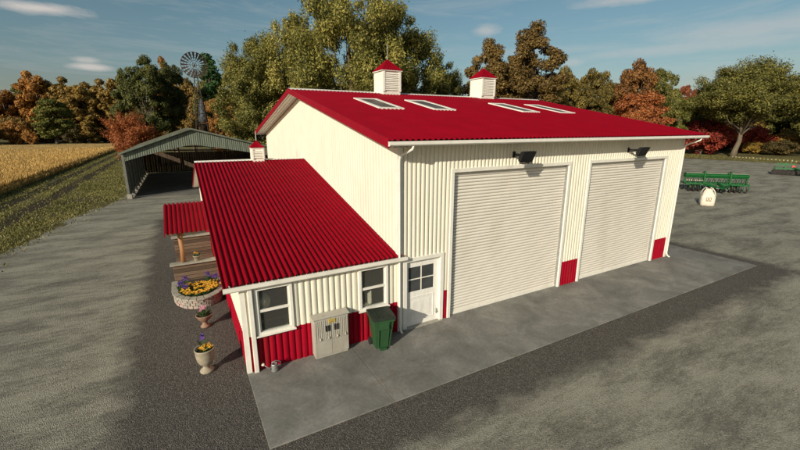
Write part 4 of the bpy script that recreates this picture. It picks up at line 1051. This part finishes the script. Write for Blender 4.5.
# ------------------------------------------------------------------ LIGHT AND SKY
sund = Vector((1.02, .60, -.47)).normalized()
sl = bpy.data.lights.new('sun', 'SUN'); sl.energy = 4.9; sl.angle = R(.5); sl.color = (1, .91, .75)
so_ = bpy.data.objects.new('sun', sl); COL.objects.link(so_); so_.rotation_euler = sund.to_track_quat('-Z', 'Y').to_euler()
elev = math.asin(-sund.z); azm = math.atan2(-sund.x, -sund.y)
wd = bpy.data.worlds.new('World'); sc.world = wd; wd.use_nodes = True; nt = wd.node_tree
bg = nt.nodes['Background']; sky = nt.nodes.new('ShaderNodeTexSky'); sky.sky_type = 'NISHITA'; sky.sun_disc = False
sky.sun_elevation = elev; sky.sun_rotation = azm; sky.air_density = 1.0; sky.dust_density = 1.5; sky.ozone_density = 1.0
tcn = nt.nodes.new('ShaderNodeTexCoord').outputs['Generated']
def dot(v):
    n = nt.nodes.new('ShaderNodeVectorMath'); n.operation = 'DOT_PRODUCT'; nt.links.new(tcn, n.inputs[0]); n.inputs[1].default_value = v; return n.outputs['Value']
cn = noise(nt, 9, 6, .62, vec=tcn, sc3=(1, 1, 3.5)); cn2 = noise(nt, 4.0, 6, .7, vec=tcn, sc3=(1, 1, 9), dist=.5)
tot = None
for (px, py, w_, h_, s_) in [(48, 9, 38, 8, .95), (20, 3, 20, 5, .5), (92, 67, 19, 4.5, .85), (86, 60, 12, 4, .6), (486, 31, 13, 7, .5), (572, 62, 10, 5, .35), (638, -3, 48, 8, .6), (752, 28, 105, 15, .40), (700, 45, 130, 8, .33), (560, 50, 80, 6, .2)]:
    dv = (cF + cR * (px - 400) / FPX - cU * (py - 225) / FPX); k_ = dv.length; dv.normalize()
    hz = Vector((dv.y, -dv.x, 0)).normalized(); vz = hz.cross(dv)
    a = math_(nt, 'MULTIPLY', dot(hz), FPX * k_ * .8 / w_); b_ = math_(nt, 'MULTIPLY', math_(nt, 'SUBTRACT', dot(vz), 0), FPX * k_ / h_ * 1.0)
    r_ = math_(nt, 'SQRT', math_(nt, 'ADD', math_(nt, 'MULTIPLY', a, a), math_(nt, 'MULTIPLY', b_, b_)))
    front = math_(nt, 'GREATER_THAN', dot(dv), .3)
    m_ = math_(nt, 'MULTIPLY_ADD', r_, -1.0, 1.0); m_ = math_(nt, 'ADD', m_, math_(nt, 'MULTIPLY', math_(nt, 'SUBTRACT', cn, .5), 1.6))
    m_ = math_(nt, 'MULTIPLY', math_(nt, 'MULTIPLY', math_(nt, 'MULTIPLY', m_, 1.3, clamp=True), s_), front)
    tot = m_ if tot is None else math_(nt, 'MAXIMUM', tot, m_)
wisp = math_(nt, 'MULTIPLY', math_(nt, 'SUBTRACT', cn2, .50, clamp=True), .9, clamp=True)
tot = math_(nt, 'MAXIMUM', tot, wisp)
hsv = nt.nodes.new('ShaderNodeHueSaturation'); hsv.inputs['Saturation'].default_value = 1.08; hsv.inputs['Hue'].default_value = .474; nt.links.new(sky.outputs[0], hsv.inputs['Color'])
c = mix(nt, tot, hsv.outputs[0], (8.5, 7.9, 7.4))
nt.links.new(c, bg.inputs[0]); bg.inputs[1].default_value = .072
sc.view_settings.view_transform = 'Standard'; sc.view_settings.look = 'None'; sc.view_settings.exposure = 0; sc.view_settings.gamma = 1
sc.view_settings.use_curve_mapping = False
sc.cycles.max_bounces = 6; sc.cycles.transparent_max_bounces = 8
